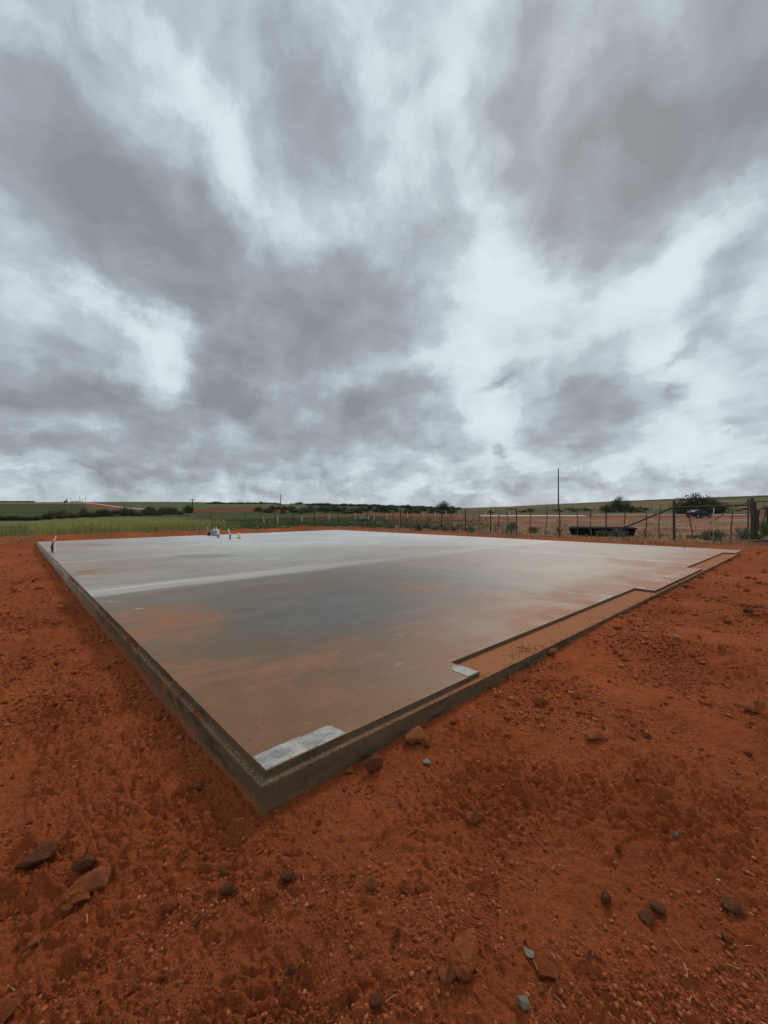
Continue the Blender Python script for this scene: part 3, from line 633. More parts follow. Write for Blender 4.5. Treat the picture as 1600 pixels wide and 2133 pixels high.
# photo x, y (centre of base), width px, depth-ish ratio, height ratio, tilt, material, name, label
STONES = [
 (980, 2052, 86, 1.25, .55, -.7, 'r', 'rock', 'largest rock in the foreground, oval red rock caked with soil and a pale chipped rim'),
 (937, 2078, 38, 1.25, .60, -.3, 'p', 'rock', 'smaller smooth orange rock leaning against the largest foreground rock'),
 (1089, 2120, 27, 1.15, .75, 0, 'g', 'pebble', 'round pale grey pebble at the bottom edge below the largest rock'),
 (1104, 2012, 17, 1.5, .7, .5, 'g', 'pebble', 'small pale grey chip to the right of the largest rock'),
 (865, 1558, 46, .85, .75, 0, 'p', 'rock', 'lumpy pale red rock resting just off the near right side of the slab'),
 (890, 1566, 20, .9, .7, .4, 'r', 'rock', 'little dark red rock touching the lumpy rock beside the slab'),
 (777, 1610, 42, .75, .65, .2, 'd', 'rock', 'dark brown angular rock between the slab corner and the lumpy rock'),
 (891, 1598, 15, 1.2, .8, 0, 'g', 'pebble', 'small grey pebble in front of the lumpy rock beside the slab'),
 (728, 1612, 17, .9, .8, 0, 'p', 'clod', 'small round pinkish clod close to the slab wall left of the dark angular rock'),
 (990, 1712, 30, 1.25, .7, -.5, 'p', 'rock', 'smooth reddish stone standing alone in the middle of the foreground soil'),
 (198, 1858, 50, .95, .55, .5, 'p', 'rock', 'pale flat clod, highest of the cluster at the lower left'),
 (155, 1880, 50, 1.2, .4, .8, 'r', 'rock', 'long red clod leaning beside the pale flat clod at the lower left'),
 (133, 1900, 30, 1.1, .4, .9, 'r', 'rock', 'small elongated clod at the foot of the lower left cluster'),
 (72, 1806, 66, .8, .6, .5, 'd', 'rock', 'dark elongated rock half buried near the left edge of the soil'),
 (170, 1815, 42, .8, .5, .3, 'd', 'rock', 'dark weathered clod between the half buried rock and the pale flat clod'),
 (474, 1870, 28, 1.0, .8, 0, 'd', 'rock', 'brown blocky clod alone below the slab corner'),
 (354, 1902, 38, .75, .6, .4, 'r', 'rock', 'brown oval clod to the left of the blocky clod'),
 (411, 1932, 20, 1.5, .6, -.2, 'p', 'rock', 'upright orange sliver of clod below the brown oval clod'),
 (466, 1815, 20, 1.1, .8, 0, 'p', 'clod', 'pinkish angular clod above the brown blocky clod'),
 (600, 1842, 30, .9, .7, 0, 'd', 'clod', 'crumbly brown clod flanked by two small crumbs, centre left foreground'),
 (565, 1880, 44, .8, .45, .3, 'r', 'clod', 'broad smooth clod sunk in the soil below the crumbly clod'),
 (618, 1887, 9, 1.1, .9, 0, 'g', 'pebble', 'tiny whitish pebble beside the broad smooth clod'),
 (774, 1862, 24, 1.0, .8, .2, 'p', 'clod', 'orange knobbly clod in the crumb line, centre foreground'),
 (842, 1868, 24, .9, .7, 0, 'r', 'clod', 'red angular clod right of the orange knobbly clod'),
 (872, 1868, 20, 1.1, .7, .5, 'r', 'clod', 'red wedge shaped clod, right end of the crumb line'),
 (828, 1958, 15, 1.1, .9, 0, 'p', 'pebble', 'small round orange pebble above the waffle footprint'),
 (607, 2038, 20, .9, .7, 0, 'd', 'clod', 'two-lobed brown clod left of the waffle footprint'),
 (786, 2125, 30, 1.0, .7, 0, 'd', 'clod', 'dark round clod cut by the bottom edge left of the largest rock'),
 (1370, 1900, 34, 1.1, .6, -.6, 'd', 'rock', 'olive brown stone in a dark hollow at the right of the foreground'),
 (1350, 1920, 30, 1.3, .45, -.7, 'd', 'rock', 'dark slab-like stone leaning into the hollow at the right'),
 (1262, 1885, 26, 1.0, .6, 0, 'd', 'rock', 'dark crumbly stone left of the hollow at the right'),
 (1535, 1895, 34, 1.4, .5, -.7, 'd', 'rock', 'dark narrow stone near the right edge of the foreground'),
 (1520, 1960, 26, 1.0, .6, -.4, 'r', 'rock', 'short stone below the dark narrow stone near the right edge'),
 (1228, 2025, 20, 1.0, .8, 0, 'p', 'clod', 'rounded orange clod right of the small pale grey chip'),
 (1145, 2055, 46, 1.1, .3, -.6, 'r', 'clod', 'flat flake of red earth between the largest rock and the rounded orange clod'),
 (1129, 2090, 12, 1.0, .9, 0, 'p', 'pebble', 'tiny orange pebble under the flat flake of red earth'),
 (1240, 1552, 38, .75, .6, .2, 'p', 'clod', 'broken pink and dark clod alone in the soil right of the slab'),
 (1580, 1495, 44, .8, .5, -.3, 'p', 'rock', 'pale flat rock at the right edge level with the near end of the slab'),
 (1126, 1478, 22, .8, .6, 0, 'r', 'clod', 'rounded red clod below the first recess of the slab'),
 (1150, 1366, 22, .9, .8, 0, 'p', 'clod', 'red clod resting against the slab wall below the first recess'),
 (967, 1450, 14, 1.0, .8, 0, 'p', 'clod', 'upper of two small clods against the slab wall below the white notch patch'),
 (972, 1459, 15, 1.0, .7, 0, 'p', 'clod', 'lower of two small clods against the slab wall below the white notch patch'),
 (1000, 1437, 22, .7, .6, 0, 'p', 'clod', 'flattish clod against the slab wall right of the pair below the notch patch'),
 (979, 1497, 9, 1.0, .8, 0, 'g', 'pebble', 'tiny light grey pebble on soil below the white notch patch'),
 (1559, 1283, 22, .7, .7, 0, 'd', 'rock', 'dark brown stone among clods right of the second recess'),
 (1346, 1258, 9, .9, .9, 0, 'd', 'clod', 'small black clod at the slab foot below the far end of the first recess'),
 (1407, 1748, 13, 1.0, .8, .3, 'g', 'pebble', 'small pale pebble alone right of the treaded footprints'),
 (1205, 1460, 20, .9, .6, 0, 'r', 'clod', 'low red clod to the right of the rounded clod below the first recess'),
 (408, 1640, 22, 1.6, .7, .3, 'd', 'clod', 'dark upright clod in the soil left of the slab corner'),
 (1290, 1775, 18, 1.0, .6, 0, 'r', 'clod', 'small clod between the two treaded footprints'),
 (12, 2120, 40, 1.2, .5, .6, 'r', 'clod', 'long clod at the bottom left corner of the foreground'),
 (68, 1972, 28, .9, .5, .8, 'p', 'clod', 'narrow pale clod near the left edge above the corner clod'),
 (1050, 1790, 14, 1.0, .8, 0, 'r', 'clod', 'small red clod right of the lone smooth reddish stone'),
]
big_xy = []
for k, (px, py, w, dr, hr, tilt, mk, nm, lb) in enumerate(STONES):
    x, y, z = ground_at(px, py); s = w / FOC * y / 2
    o = link(nm, ROCKS[mk][k % 4]); zz = max(soil_height(x + q1 * s * .5, y + q2 * s * .5) for q1 in (-1, 0, 1) for q2 in (-1, 0, 1)) * .6 + soil_height(x, y) * .4
    s *= 1.42; o.scale = (s, s * dr, s * hr * 1.3); o.location = (x, y + s * dr * .3, zz + s * hr * .60); o.rotation_euler = (random.uniform(-.15, .15), random.uniform(-.15, .15), tilt)
    big_xy.append((x, y, s)); tag(o, lb, 'rock' if nm == 'rock' else 'pebble' if nm == 'pebble' else 'clod of earth')
# loose clods, all alike
cnt = 0
while cnt < 240:
    py = 1180 + 960 * random.random() ** .75; px = random.uniform(-20, 1620)
    x, y, z = ground_at(px, py); b_, a_ = slab_ba(x, y)
    if max(-b_, b_ - LEN_B, -a_, a_ - LEN_A) < .08 or y > 9: continue
    if perlin(np.array([x / .7]), np.array([y / .7 + 40]))[0] < random.uniform(-.7, .5): continue
    w = random.choice([8, 9, 10, 10, 12, 13, 15, 19]) * (1 if y < 3 else .8); s = w / FOC * y / 2
    if any(math.hypot(x - q[0], y - q[1]) < q[2] + s for q in big_xy): continue
    mk = 'rrrrrppd'[random.randrange(8)]
    o = link('loose_clod', ROCKS[mk][random.randrange(4)]); f = random.uniform(.75, 1.2)
    o.scale = (s, s * f, s * random.uniform(.6, .95)); o.location = (x, y, soil_height(x, y) + s * .22)
    o.rotation_euler = (random.uniform(-.4, .4), random.uniform(-.4, .4), random.uniform(0, 6.28))
    where = ('bare ground left of the slab' if b_ < 0 and a_ > .6 and y > 2.6 else 'ground just left of the slab corner' if b_ < 0 and a_ > 0 else 'ground right of the first recess' if b_ > 1.9 else 'soil along the right wall near the corner' if b_ > .2 and a_ > -.45 else
             'soil at the left of the foreground' if px < 400 else 'soil at the centre left of the foreground' if px < 800 else 'soil at the centre right of the foreground' if px < 1200 else 'soil at the right of the foreground')
    tone = {'r': 'red', 'p': 'pale orange', 'd': 'dark brown'}[mk]; sz = 'tiny' if w < 9 else 'small' if w < 12 else 'walnut-sized' if w < 15 else 'fist-sized'
    tag(o, sz + ' ' + tone + ' loose clod on the ' + where, 'clod of earth', sz + ' ' + tone + ' clods on the ' + where); cnt += 1

def ico():
    bm = bmesh.new(); bmesh.ops.create_icosphere(bm, subdivisions=1, radius=1)
    V = np.array([v.co[:] for v in bm.verts]); F = np.array([[v.index for v in f.verts] for f in bm.faces]); bm.free(); return V, F
IV, IF = ico()
OV = np.array([(1, 0, 0), (0, 1, 0), (-1, 0, 0), (0, -1, 0), (0, 0, 1), (0, 0, -1.)]); OF = np.array([(0, 1, 4), (1, 2, 4), (2, 3, 4), (3, 0, 4), (1, 0, 5), (2, 1, 5), (3, 2, 5), (0, 3, 5)])
def grains(name, pts, size, m, label, flat=.75, IV=IV, IF=IF):
    n = len(pts); r_ = np.random.default_rng(n)
    sc = size[:, None] * np.stack([r_.uniform(.7, 1.25, n), r_.uniform(.7, 1.25, n), r_.uniform(.5, .95, n) * flat], -1)
    ang = r_.uniform(0, 2 * np.pi, n); c, s = np.cos(ang), np.sin(ang)
    vv = IV[None] * (1 + r_.uniform(-.28, .28, (n, len(IV), 1))) * sc[:, None, :]
    x = vv[..., 0] * c[:, None] - vv[..., 1] * s[:, None]; y = vv[..., 0] * s[:, None] + vv[..., 1] * c[:, None]
    V = np.stack([x + pts[:, 0:1], y + pts[:, 1:2], vv[..., 2] + pts[:, 2:3]], -1).reshape(-1, 3)
    F = (IF[None] + (np.arange(n) * len(IV))[:, None, None]).reshape(-1, 3)
    me = tri_mesh(name, V, F); return tag(link(name, me, m), label, kind='stuff')
m_grit = bpy.data.materials.new('soil_crumbs'); m_grit.use_nodes = True; g = G(m_grit.node_tree); b = g.n['Principled BSDF']
geo = g.node('ShaderNodeNewGeometry'); rnd = geo.outputs['Random Per Island']
c = g.ramp(rnd, [(0, (.15, .036, .014)), (.45, (.25, .062, .024)), (.85, (.33, .095, .040)), (.99, (.36, .13, .06)), (.998, (.34, .22, .15))])
c = g.mix(1, c, g.mix(g.noise(geo.outputs['Position'], 90, 4, .6), (.75,) * 3 + (1,), (1.25,) * 3 + (1,)), 'MULTIPLY')
g.put(b.inputs['Base Color'], c); b.inputs['Roughness'].default_value = 1.0; b.inputs['Specular IOR Level'].default_value = .04
N = 130000
py_ = 1150 + 1090 * rng.random(N) ** .62; px_ = rng.uniform(-120, 1720, N)
zf = (EYE) * FOC / (py_ - CY); gx = (px_ - CX) / FOC * zf; gy = zf
d = wall_fit(gx, gy); dn = perlin(gx / .35 + 2, gy / .35) + .5 * perlin(gx / .09, gy / .09 + 7)
keep = (d > .052) & (dn > rng.uniform(-.35, .75, N)) & (gy < 15); gx, gy = gx[keep][:27000], gy[keep][:27000]
size = np.clip(.0017 * (rng.pareto(2.0, len(gx)) + 1), 0, .011) * np.clip(gy / 2.0, .75, 5) ** .8
gz = soil_z(gx, gy, np.full(len(gx), .008)) + size * .3
grains('soil_crumbs', np.stack([gx, gy, gz], -1), size, m_grit, 'fine gravel and crumbs of red earth strewn over the soil')
N = 120000
py_ = 1125 + 420 * rng.random(N) ** .7; px_ = rng.uniform(-60, 1660, N); zf = EYE * FOC / (py_ - CY); gx = (px_ - CX) / FOC * zf; gy = zf
d = wall_fit(gx, gy); dn = perlin(gx / .8 + 22, gy / .8) + .5 * perlin(gx / .25, gy / .25 + 7)
keep = (d > .06) & (dn > rng.uniform(-.3, .8, N)) & (gy < 16); gx, gy = gx[keep][:17000], gy[keep][:17000]
size = np.clip(.0042 * (rng.pareto(2.6, len(gx)) + 1), 0, .03) * np.clip(gy / 4, .8, 2.4)
grains('soil_lumps', np.stack([gx, gy, soil_z(gx, gy, np.full(len(gx), .015)) + size * .3], -1), size, m_grit, 'crumbly lumps of turned earth spread over the ground around the slab')
N = 90000
py_ = 1350 + 860 * rng.random(N) ** .8; px_ = rng.uniform(-60, 1660, N)
zf = EYE * FOC / (py_ - CY); gx = (px_ - CX) / FOC * zf; gy = zf; d = wall_fit(gx, gy); dn = perlin(gx / .5 + 12, gy / .5)
keep = (d > .05) & (dn > rng.uniform(-.9, .6, N)); gx, gy = gx[keep][:46000], gy[keep][:46000]; size = rng.uniform(.0009, .0024, len(gx)) * np.clip(gy / 2, .8, 2.2)
grains('soil_grit', np.stack([gx, gy, soil_z(gx, gy, np.full(len(gx), .008)) + size * .35], -1), size, m_grit, 'sand grains and fine grit on the surface of the soil', IV=OV, IF=OF)
# crumbs on the ledge and in the recesses
def slab_world(b_, a_): return SLAB_O[0] + b_ * SB[0] + a_ * SA[0], SLAB_O[1] + b_ * SB[1] + a_ * SA[1]
pb, pa, ps = [], [], []
for _ in range(1500):
    t = random.random() ** 1.8 * 9; q = -W * random.uniform(.1, .95)
    if random.random() < .55: pb.append(q); pa.append(t)
    else: pb.append(t); pa.append(q)
    ps.append(random.uniform(.0012, .0042) * (1 + t * .12))
for _ in range(170):
    r0, r1 = REC[0]; cb = random.choice([2.6, 3.4, 4.6, 5.5]); pb.append(min(r1 - .02, max(r0 + .02, random.gauss(cb, .25)))); pa.append(random.uniform(-.03, .28)); ps.append(random.uniform(.002, .008))
xw, yw = slab_world(np.array(pb), np.array(pa)); ps = np.array(ps)
m_ledge = bpy.data.materials.new('ledge_crumbs'); m_ledge.use_nodes = True; g = G(m_ledge.node_tree); b = g.n['Principled BSDF']
c = g.ramp(g.node('ShaderNodeNewGeometry').outputs['Random Per Island'], [(0, (.20, .07, .03)), (.5, (.24, .15, .09)), (.8, (.30, .25, .2)), (.96, (.5, .47, .42))], 'CONSTANT')
g.put(b.inputs['Base Color'], c); b.inputs['Roughness'].default_value = .9
grains('ledge_crumbs', np.stack([xw, yw, np.full(len(xw), Z_LEDGE) + ps * .35], -1), ps, m_ledge, 'concrete crumbs and dirt lying on the slab ledge')
pb, pa, ps = [], [], []
for (ca_, sp_, n_) in ((.93, .05, 130), (1.35, .12, 60), (3.1, .25, 200), (4.4, .2, 120), (8.5, .5, 120)):
    for _ in range(n_): pb.append(-W * random.uniform(.15, .9)); pa.append(random.gauss(ca_, sp_)); ps.append(random.uniform(.0018, .0055) * (1 + .12 * ca_))
for _ in range(90): pb.append(random.gauss(2.75, .12)); pa.append(random.gauss(.06, .05)); ps.append(random.uniform(.003, .009))
xw, yw = slab_world(np.array(pb), np.array(pa)); ps = np.array(ps)
grains('ledge_dirt', np.stack([xw, yw, np.full(len(xw), Z_LEDGE) + ps * .5], -1), ps, m_grit, 'little heaps of red dirt dropped on the slab ledge')
pb, pa, ps = [], [], []
for (pxx, pyy, n_) in ((365, 1377, 26), (175, 1195, 14), (520, 1545, 10), (640, 1330, 10), (980, 1370, 24), (780, 1240, 14), (1200, 1280, 20), (300, 1310, 14)):
    cb, ca_ = slab_px(pxx, pyy)
    for _ in range(n_): pb.append(cb + random.gauss(0, .12)); pa.append(ca_ + random.gauss(0, .12)); ps.append(random.uniform(.0015, .005))
pb, pa, ps = np.array(pb), np.array(pa), np.array(ps); ok = (pb > .02) & (pa > .33); pb, pa, ps = pb[ok], pa[ok], ps[ok]; xw, yw = slab_world(pb, pa)
grains('slab_crumbs', np.stack([xw, yw, Z_TOP + ps * .4], -1), ps, m_ledge, 'few crumbs of dirt lying on top of the slab')
# bits of straw
bm = bmesh.new()
for _ in range(70):
    py = 1500 + 640 * random.random(); px = random.uniform(0, 1600); x, y, z = ground_at(px, py); b_, a_ = slab_ba(x, y)
    if max(-b_, -a_) < .05 or y > 4: continue
    zz = soil_height(x, y) + .004; t = random.uniform(0, 6.28); L = random.uniform(.008, .045); r = random.uniform(.0006, .0014)
    p0 = Vector((x, y, zz)); p2 = p0 + Vector((math.cos(t) * L, math.sin(t) * L, random.uniform(0, .006))); p1 = (p0 + p2) / 2 + Vector((random.uniform(-.003, .003), 0, .002))
    add_tube(bm, [p0, p1, p2], r, 4)
m_straw = mat('dry_straw', (.42, .27, .15), .8, .3, 20)
tag(from_bm('straw_bits', bm, m_straw), 'scattered bits of dry straw and root on the soil', kind='stuff')
#PART2
# ------------------------------------------------------------------ plumbing stubs on the slab
m_pvc = mat('white_plastic_pipe', (.70, .69, .64), .45, .10, 8); m_abs = mat('black_tape', (.018, .018, .020), .45, .3, 10)
m_grypipe = mat('grey_conduit', (.20, .21, .23), .5, .2, 8); m_block = mat('grey_block', (.30, .26, .25), .85, .25, 8, bump=.01); m_yel = mat('yellow_cap', (.62, .58, .06), .5, .15, 8)
def slab_point(px, py):
    b_, a_ = slab_px(px, py); x, y = slab_world(b_, a_); return float(x), float(y)
def pipe(name, parent, m, pts, r, seg=10): bm = bmesh.new(); add_tube(bm, pts, r, seg); fixn(bm); return from_bm(name, bm, m, parent)
x, y = slab_point(112, 1150.5)
t = empty('pipe_stub', (x, y, Z_TOP)); tag(t, 'tall white pipe stub wrapped in black tape near the far left corner of the slab', 'pipe')
pipe('riser', t, m_pvc, [(.03, 0, 0), (.03, 0, .30), (.035, 0, .36)], .030)
pipe('side_riser', t, m_grypipe, [(-.04, 0, 0), (-.04, 0, .12)], .035)
tp = empty('wrap', (0, 0, 0)); tp.parent = t
pipe('tape', tp, m_abs, [(-.045, -.01, .02), (-.03, -.01, .10), (-.05, -.015, .17), (-.025, -.01, .24), (-.028, -.01, .31)], [.032, .026, .044, .034, .030], 8)
pipe('collar', t, m_grypipe, [(0, 0, .325), (0, 0, .375)], .055); pipe('clamp', t, m_abs, [(-.02, -.01, .36), (.05, -.01, .37)], .018)
pipe('spout', t, m_pvc, [(.01, 0, .37), (.035, 0, .46), (.075, 0, .52)], .028)
x, y = slab_point(437, 1115.5)
t = empty('pipe_cluster', (x, y, Z_TOP)); tag(t, 'cluster of dark taped pipes, leftmost in the group at the back of the slab', 'pipe')
pipe('riser', t, m_abs, [(-.10, 0, 0), (-.06, 0, .12), (-.03, 0, .22)], [.07, .045, .04]); pipe('riser', t, m_grypipe, [(-.13, 0, .18), (-.12, 0, .36), (-.17, 0, .52)], [.05, .04, .03])
pipe('elbow', t, m_grypipe, [(.02, 0, .18), (.05, 0, .30), (.02, 0, .37)], .05); pipe('stub', t, m_pvc, [(.12, 0, 0), (.12, 0, .11)], .04); pipe('riser', t, m_abs, [(.0, .03, 0), (.01, .03, .2)], .04)
x, y = slab_point(449, 1116)
t = empty('block_out', (x, y, Z_TOP)); tag(t, 'squat grey boxed form with two white pipes standing up from it', 'form box')
bm = bmesh.new(); add_box(bm, (0, 0, .16), (.36, .34, .32)); bmesh.ops.bevel(bm, geom=bm.edges[:], offset=.02, segments=2, affect='EDGES'); from_bm('box', bm, m_block, t)
bm = bmesh.new(); add_box(bm, (0, 0, .335), (.30, .28, .03)); from_bm('lid', bm, m_pvc, t)
pipe('riser', t, m_pvc, [(-.06, 0, .34), (-.065, 0, .48)], .022); pipe('riser', t, m_pvc, [(.05, 0, .34), (.06, 0, .50)], .02)
x, y = slab_point(454.5, 1120)
t = empty('forked_pipe', (x, y, Z_TOP)); tag(t, 'white forked pipe on a grey sleeve just right of the boxed form', 'pipe')
pipe('sleeve', t, m_grypipe, [(0, 0, 0), (0, 0, .17)], .075); pipe('body', t, m_pvc, [(0, 0, .17), (0, 0, .34)], .06); pipe('branch', t, m_pvc, [(-.02, 0, .32), (-.05, 0, .46)], .022); pipe('branch', t, m_pvc, [(.03, 0, .32), (.06, 0, .44)], .022)
x, y = slab_point(479.5, 1123.3)
t = empty('leaning_pipe', (x, y, Z_TOP)); tag(t, 'thin white pipe leaning left out of a black sleeve', 'pipe')
pipe('sleeve', t, m_abs, [(0, 0, 0), (0, 0, .25)], .036); pipe('riser', t, m_pvc, [(0, 0, .25), (-.02, 0, .32), (-.10, 0, .52)], .024)
x, y = slab_point(498.3, 1122)
t = empty('capped_pipe', (x, y, Z_TOP)); tag(t, 'short pipe with a bright yellow cap, rightmost stub on the slab', 'pipe')
pipe('base', t, m_grypipe, [(0, 0, 0), (0, 0, .06)], .075); pipe('cap', t, m_yel, [(0, 0, .06), (0, 0, .20), (-.01, 0, .26), (-.03, 0, .30)], [.068, .066, .045, .02]); pipe('stripe', t, m_pvc, [(.035, -.03, .08), (.03, -.03, .25)], .032)
x, y = slab_point(1426, 1142)
tag(link('debris', ROCKS['d'][1]), 'dark scrap lying alone on the far right part of the slab', 'scrap'); o = bpy.data.objects['debris']; o.location = (x, y, Z_TOP + .02); o.scale = (.04, .03, .03)

# ------------------------------------------------------------------ fences
m_tpost = mat('dark_steel_post', (.030, .026, .024), .7, .3, 8); m_rust = mat('rusty_pipe', (.055, .034, .026), .65, .35, 8, second=(.028, .022, .020))
m_cedar = mat('weathered_cedar', (.150, .092, .062), .9, .3, 9, second=(.085, .052, .036)); m_palew = mat('pale_post', (.42, .38, .30), .85, .25, 9); m_wire = mat('fence_wire', (.16, .13, .11), .6, .2, 8, metal=.4)
m_bark = mat('dark_old_timber', (.045, .034, .026), .9, .3, 9, bump=.01, bscale=20)
OFF = 6.4
def fence_xy(px, off=OFF):
    k = (px - CX) / FOC; Zf = (LEN_B + off + SLAB_O @ SB) / (k * SB[0] + SB[1]); return k * Zf, Zf
def lz(x, y): return float(land(np.array([float(x)]), np.array([float(y)]))[0])
def post_mesh(kind, h, seed):
    r_ = random.Random(seed); bm = bmesh.new()
    if kind == 't':                     # T-section steel post with an anchor plate
        add_box(bm, (0, 0, h / 2 - .15), (.038, .006, h + .3)); add_box(bm, (0, .0195, h / 2 - .15), (.006, .032, h + .3))
        for q in range(int(h / .1)): add_box(bm, (0, -.006, .08 + q * .1), (.014, .006, .03))
    else:                               # crooked stay / wooden post
        r0 = {'c': .026, 'w': .06, 'p': .05}[kind]; amp = {'c': .05, 'w': .02, 'p': .02}[kind]; pts = []; rad = []
        ph = r_.uniform(0, 6); n = 8
        for q in range(n + 1):
            f = q / n; pts.append((math.sin(f * 5 + ph) * amp + r_.uniform(-.006, .006), math.cos(f * 4 + ph) * amp * .6, -.2 + f * (h + .2))); rad.append(r0 * (1.15 - .35 * f) * r_.uniform(.9, 1.1))
        add_tube(bm, pts, rad, 7)
        if kind == 'c' and r_.random() < .6:   # a stub of a branch
            p = Vector(pts[6]); add_tube(bm, [p, p + Vector((r_.choice([-1, 1]) * .05, 0, .08))], [.014, .009], 5)
    fixn(bm); me = bpy.data.meshes.new('post'); bm.to_mesh(me); bm.free()
    me.materials.append({'t': m_tpost, 'c': m_cedar, 'w': m_bark, 'p': m_palew}[kind]); return me
PM = {k: [post_mesh(k, 1.0 if k != 't' else 1.5, s) for s in range(4)] for k in 'tcwp'}
def place_post(parent, name, kind, x, y, h, lean=0.0, fat=1.0, seed=0, rz=None):
    o = link(name, PM[kind][seed % 4], parent=parent); hz = h / (1.5 if kind == 't' else 1.0)
    o.scale = (fat, fat, hz); o.location = (x, y, lz(x, y)); o.rotation_euler = (random.uniform(-.02, .02), lean, rz if rz is not None else random.uniform(0, 6.28) if kind != 't' else SLAB_ROT + R(90)); return o
def strand(parent, pts, r=.003, name='wire'):
    bm = bmesh.new(); P_ = []
    for (a_, b_) in zip(pts, pts[1:]):
        a_, b_ = Vector(a_), Vector(b_)
        P_ += [a_, (a_ + b_) / 2 - Vector((0, 0, min(.03, (a_ - b_).length * .006)))]
    P_.append(Vector(pts[-1])); add_tube(bm, P_, r, 4); return from_bm(name, bm, m_wire, parent)
nf_ = empty('wire_fence', (0, 0, 0)); tag(nf_, 'long wire fence of dark steel posts and crooked stays running behind the slab', 'fence')
NEAR = [(440, 't'), (462, 'c'), (485, 'c'), (511, 't'), (541, 'c'), (573.5, 't'), (611, 't'), (655, 't'), (677, 'c'), (705, 't'), (721, 'c'), (735, 'c'), (765, 't'), (782, 'c'), (800, 'c'), (817.5, 'c'), (835, 't'), (856, 'c'), (875, 'c'), (897, 'c'), (920, 't'), (942, 'c'), (970, 't'), (996, 'c'), (1022, 't'), (1038, 'c'), (1057, 'c'), (1076, 't'), (1105.6, 'c'), (1137, 'c'), (1166, 't'), (1202, 'c'), (1231, 'c'), (1262, 't'), (1300, 'c'), (1344, 'c'), (1374.5, 'c'), (1441, 'c'), (1485, 'p'), (1524, 'c')]
for k, (px, kd) in enumerate(NEAR):
    x, y = fence_xy(px)
    place_post(nf_, {'t': 'steel_post', 'c': 'fence_stay', 'p': 'fence_stay'}[kd], kd, x, y, {'t': 1.58, 'c': 1.50 + random.uniform(-.12, .1), 'p': 1.55}[kd] , random.uniform(-.03, .03), 1.7 if kd == 't' else (1.1 if kd == 'c' else .6), k)
px = 312.0
while px < 436:
    x, y = fence_xy(px); place_post(nf_, 'fence_stay', 'c', x, y, random.uniform(.9, 1.2), 0, 1.4, int(px)); px += 6.4
x, y = fence_xy(1567); xe, ye = fence_xy(1404)
CR = Vector((x, y, lz(x, y))); BR = Vector((xe, ye, lz(xe, ye)))
def pipe_post(name, parent, base, h, r, m=m_rust, lean=(0, 0)):
    bm = bmesh.new(); top = Vector((lean[0], lean[1], h)); add_tube(bm, [(0, 0, -.3), tuple(top * .5), tuple(top)], [r, r * .98, r * .96], 12); fixn(bm)
    o = from_bm(name, bm, m, parent, False); o.location = base; return o
pipe_post('corner_post', nf_, CR, 1.86, .062); pipe_post('brace_post', nf_, BR, 1.88, .060)
o = pipe('top_rail', nf_, m_rust, [BR + Vector((0, 0, 1.56)), CR + Vector((0, 0, 1.56))], .042, 10)
bx, by = fence_xy(1293); o = pipe('diagonal_brace', nf_, m_rust, [BR + Vector((0, 0, 1.58)), Vector((bx, by, lz(bx, by) + .42))], .042, 10)
for hh in (.25, .5, .75, 1.0, 1.22, 1.45):
    pts = []
    for px in np.linspace(312, 1567, 34): x, y = fence_xy(px); pts.append((x, y, lz(x, y) + hh))
    strand(nf_, pts, .0035)
# fence going away from the corner, to the right
sf = empty('side_fence', (CR.x, CR.y, 0)); tag(sf, 'close-set timber and wire fence leading off to the right from the corner post', 'fence')
def loc(v): return Vector(v) - Vector((CR.x, CR.y, 0))
t0 = SB
w0 = CR.xy + Vector((.42, .30)); z0 = lz(*w0)
pipe_post('timber_post', sf, loc((w0.x, w0.y, z0)), 1.72, .12, m_bark, (-.12, 0))
pp = []
for k in range(16):
    dd = 1.5 + k * 1.7; x = CR.x + SB[0] * dd; y = CR.y + SB[1] * dd; h = 1.45 + random.uniform(-.1, .15)
    q = place_post(sf, 'timber_stake', 'w' if k % 3 == 0 else 'c', x, y, h, random.uniform(-.05, .05), 1.0 if k % 3 == 0 else 1.5, k); q.location = loc(q.location); pp.append((x, y))
for hh in (.3, .6, .9, 1.15, 1.35): strand(sf, [loc((CR.x, CR.y, CR.z + hh))] + [loc((x, y, lz(x, y) + hh)) for x, y in pp], .0035)
# far braced gate posts
gp = empty('gate_frame', (0, 0, 0)); tag(gp, 'distant rusty pipe frame with a slanting brace, seen above the rail near the corner post', 'gate frame')
gx0, gy0 = (1558.5 - CX) / FOC * 31, 31.0; z0 = lz(gx0, gy0)
pipe_post('post', gp, (gx0, gy0, z0), 2.32, .05); ex, ey = (1616 - CX) / FOC * 31.5, 31.5
pipe('rail', gp, m_rust, [(gx0, gy0, z0 + 2.12), (ex, ey, z0 + 2.12)], .04); pipe('brace', gp, m_rust, [(gx0, gy0, z0 + 2.1), ((1522 - CX) / FOC * 31, 31.0, z0 + 1.55), ((1480 - CX) / FOC * 31, 31.0, z0 + .5)], .035)
pipe_post('post', gp, (ex, ey, z0), 2.3, .05)
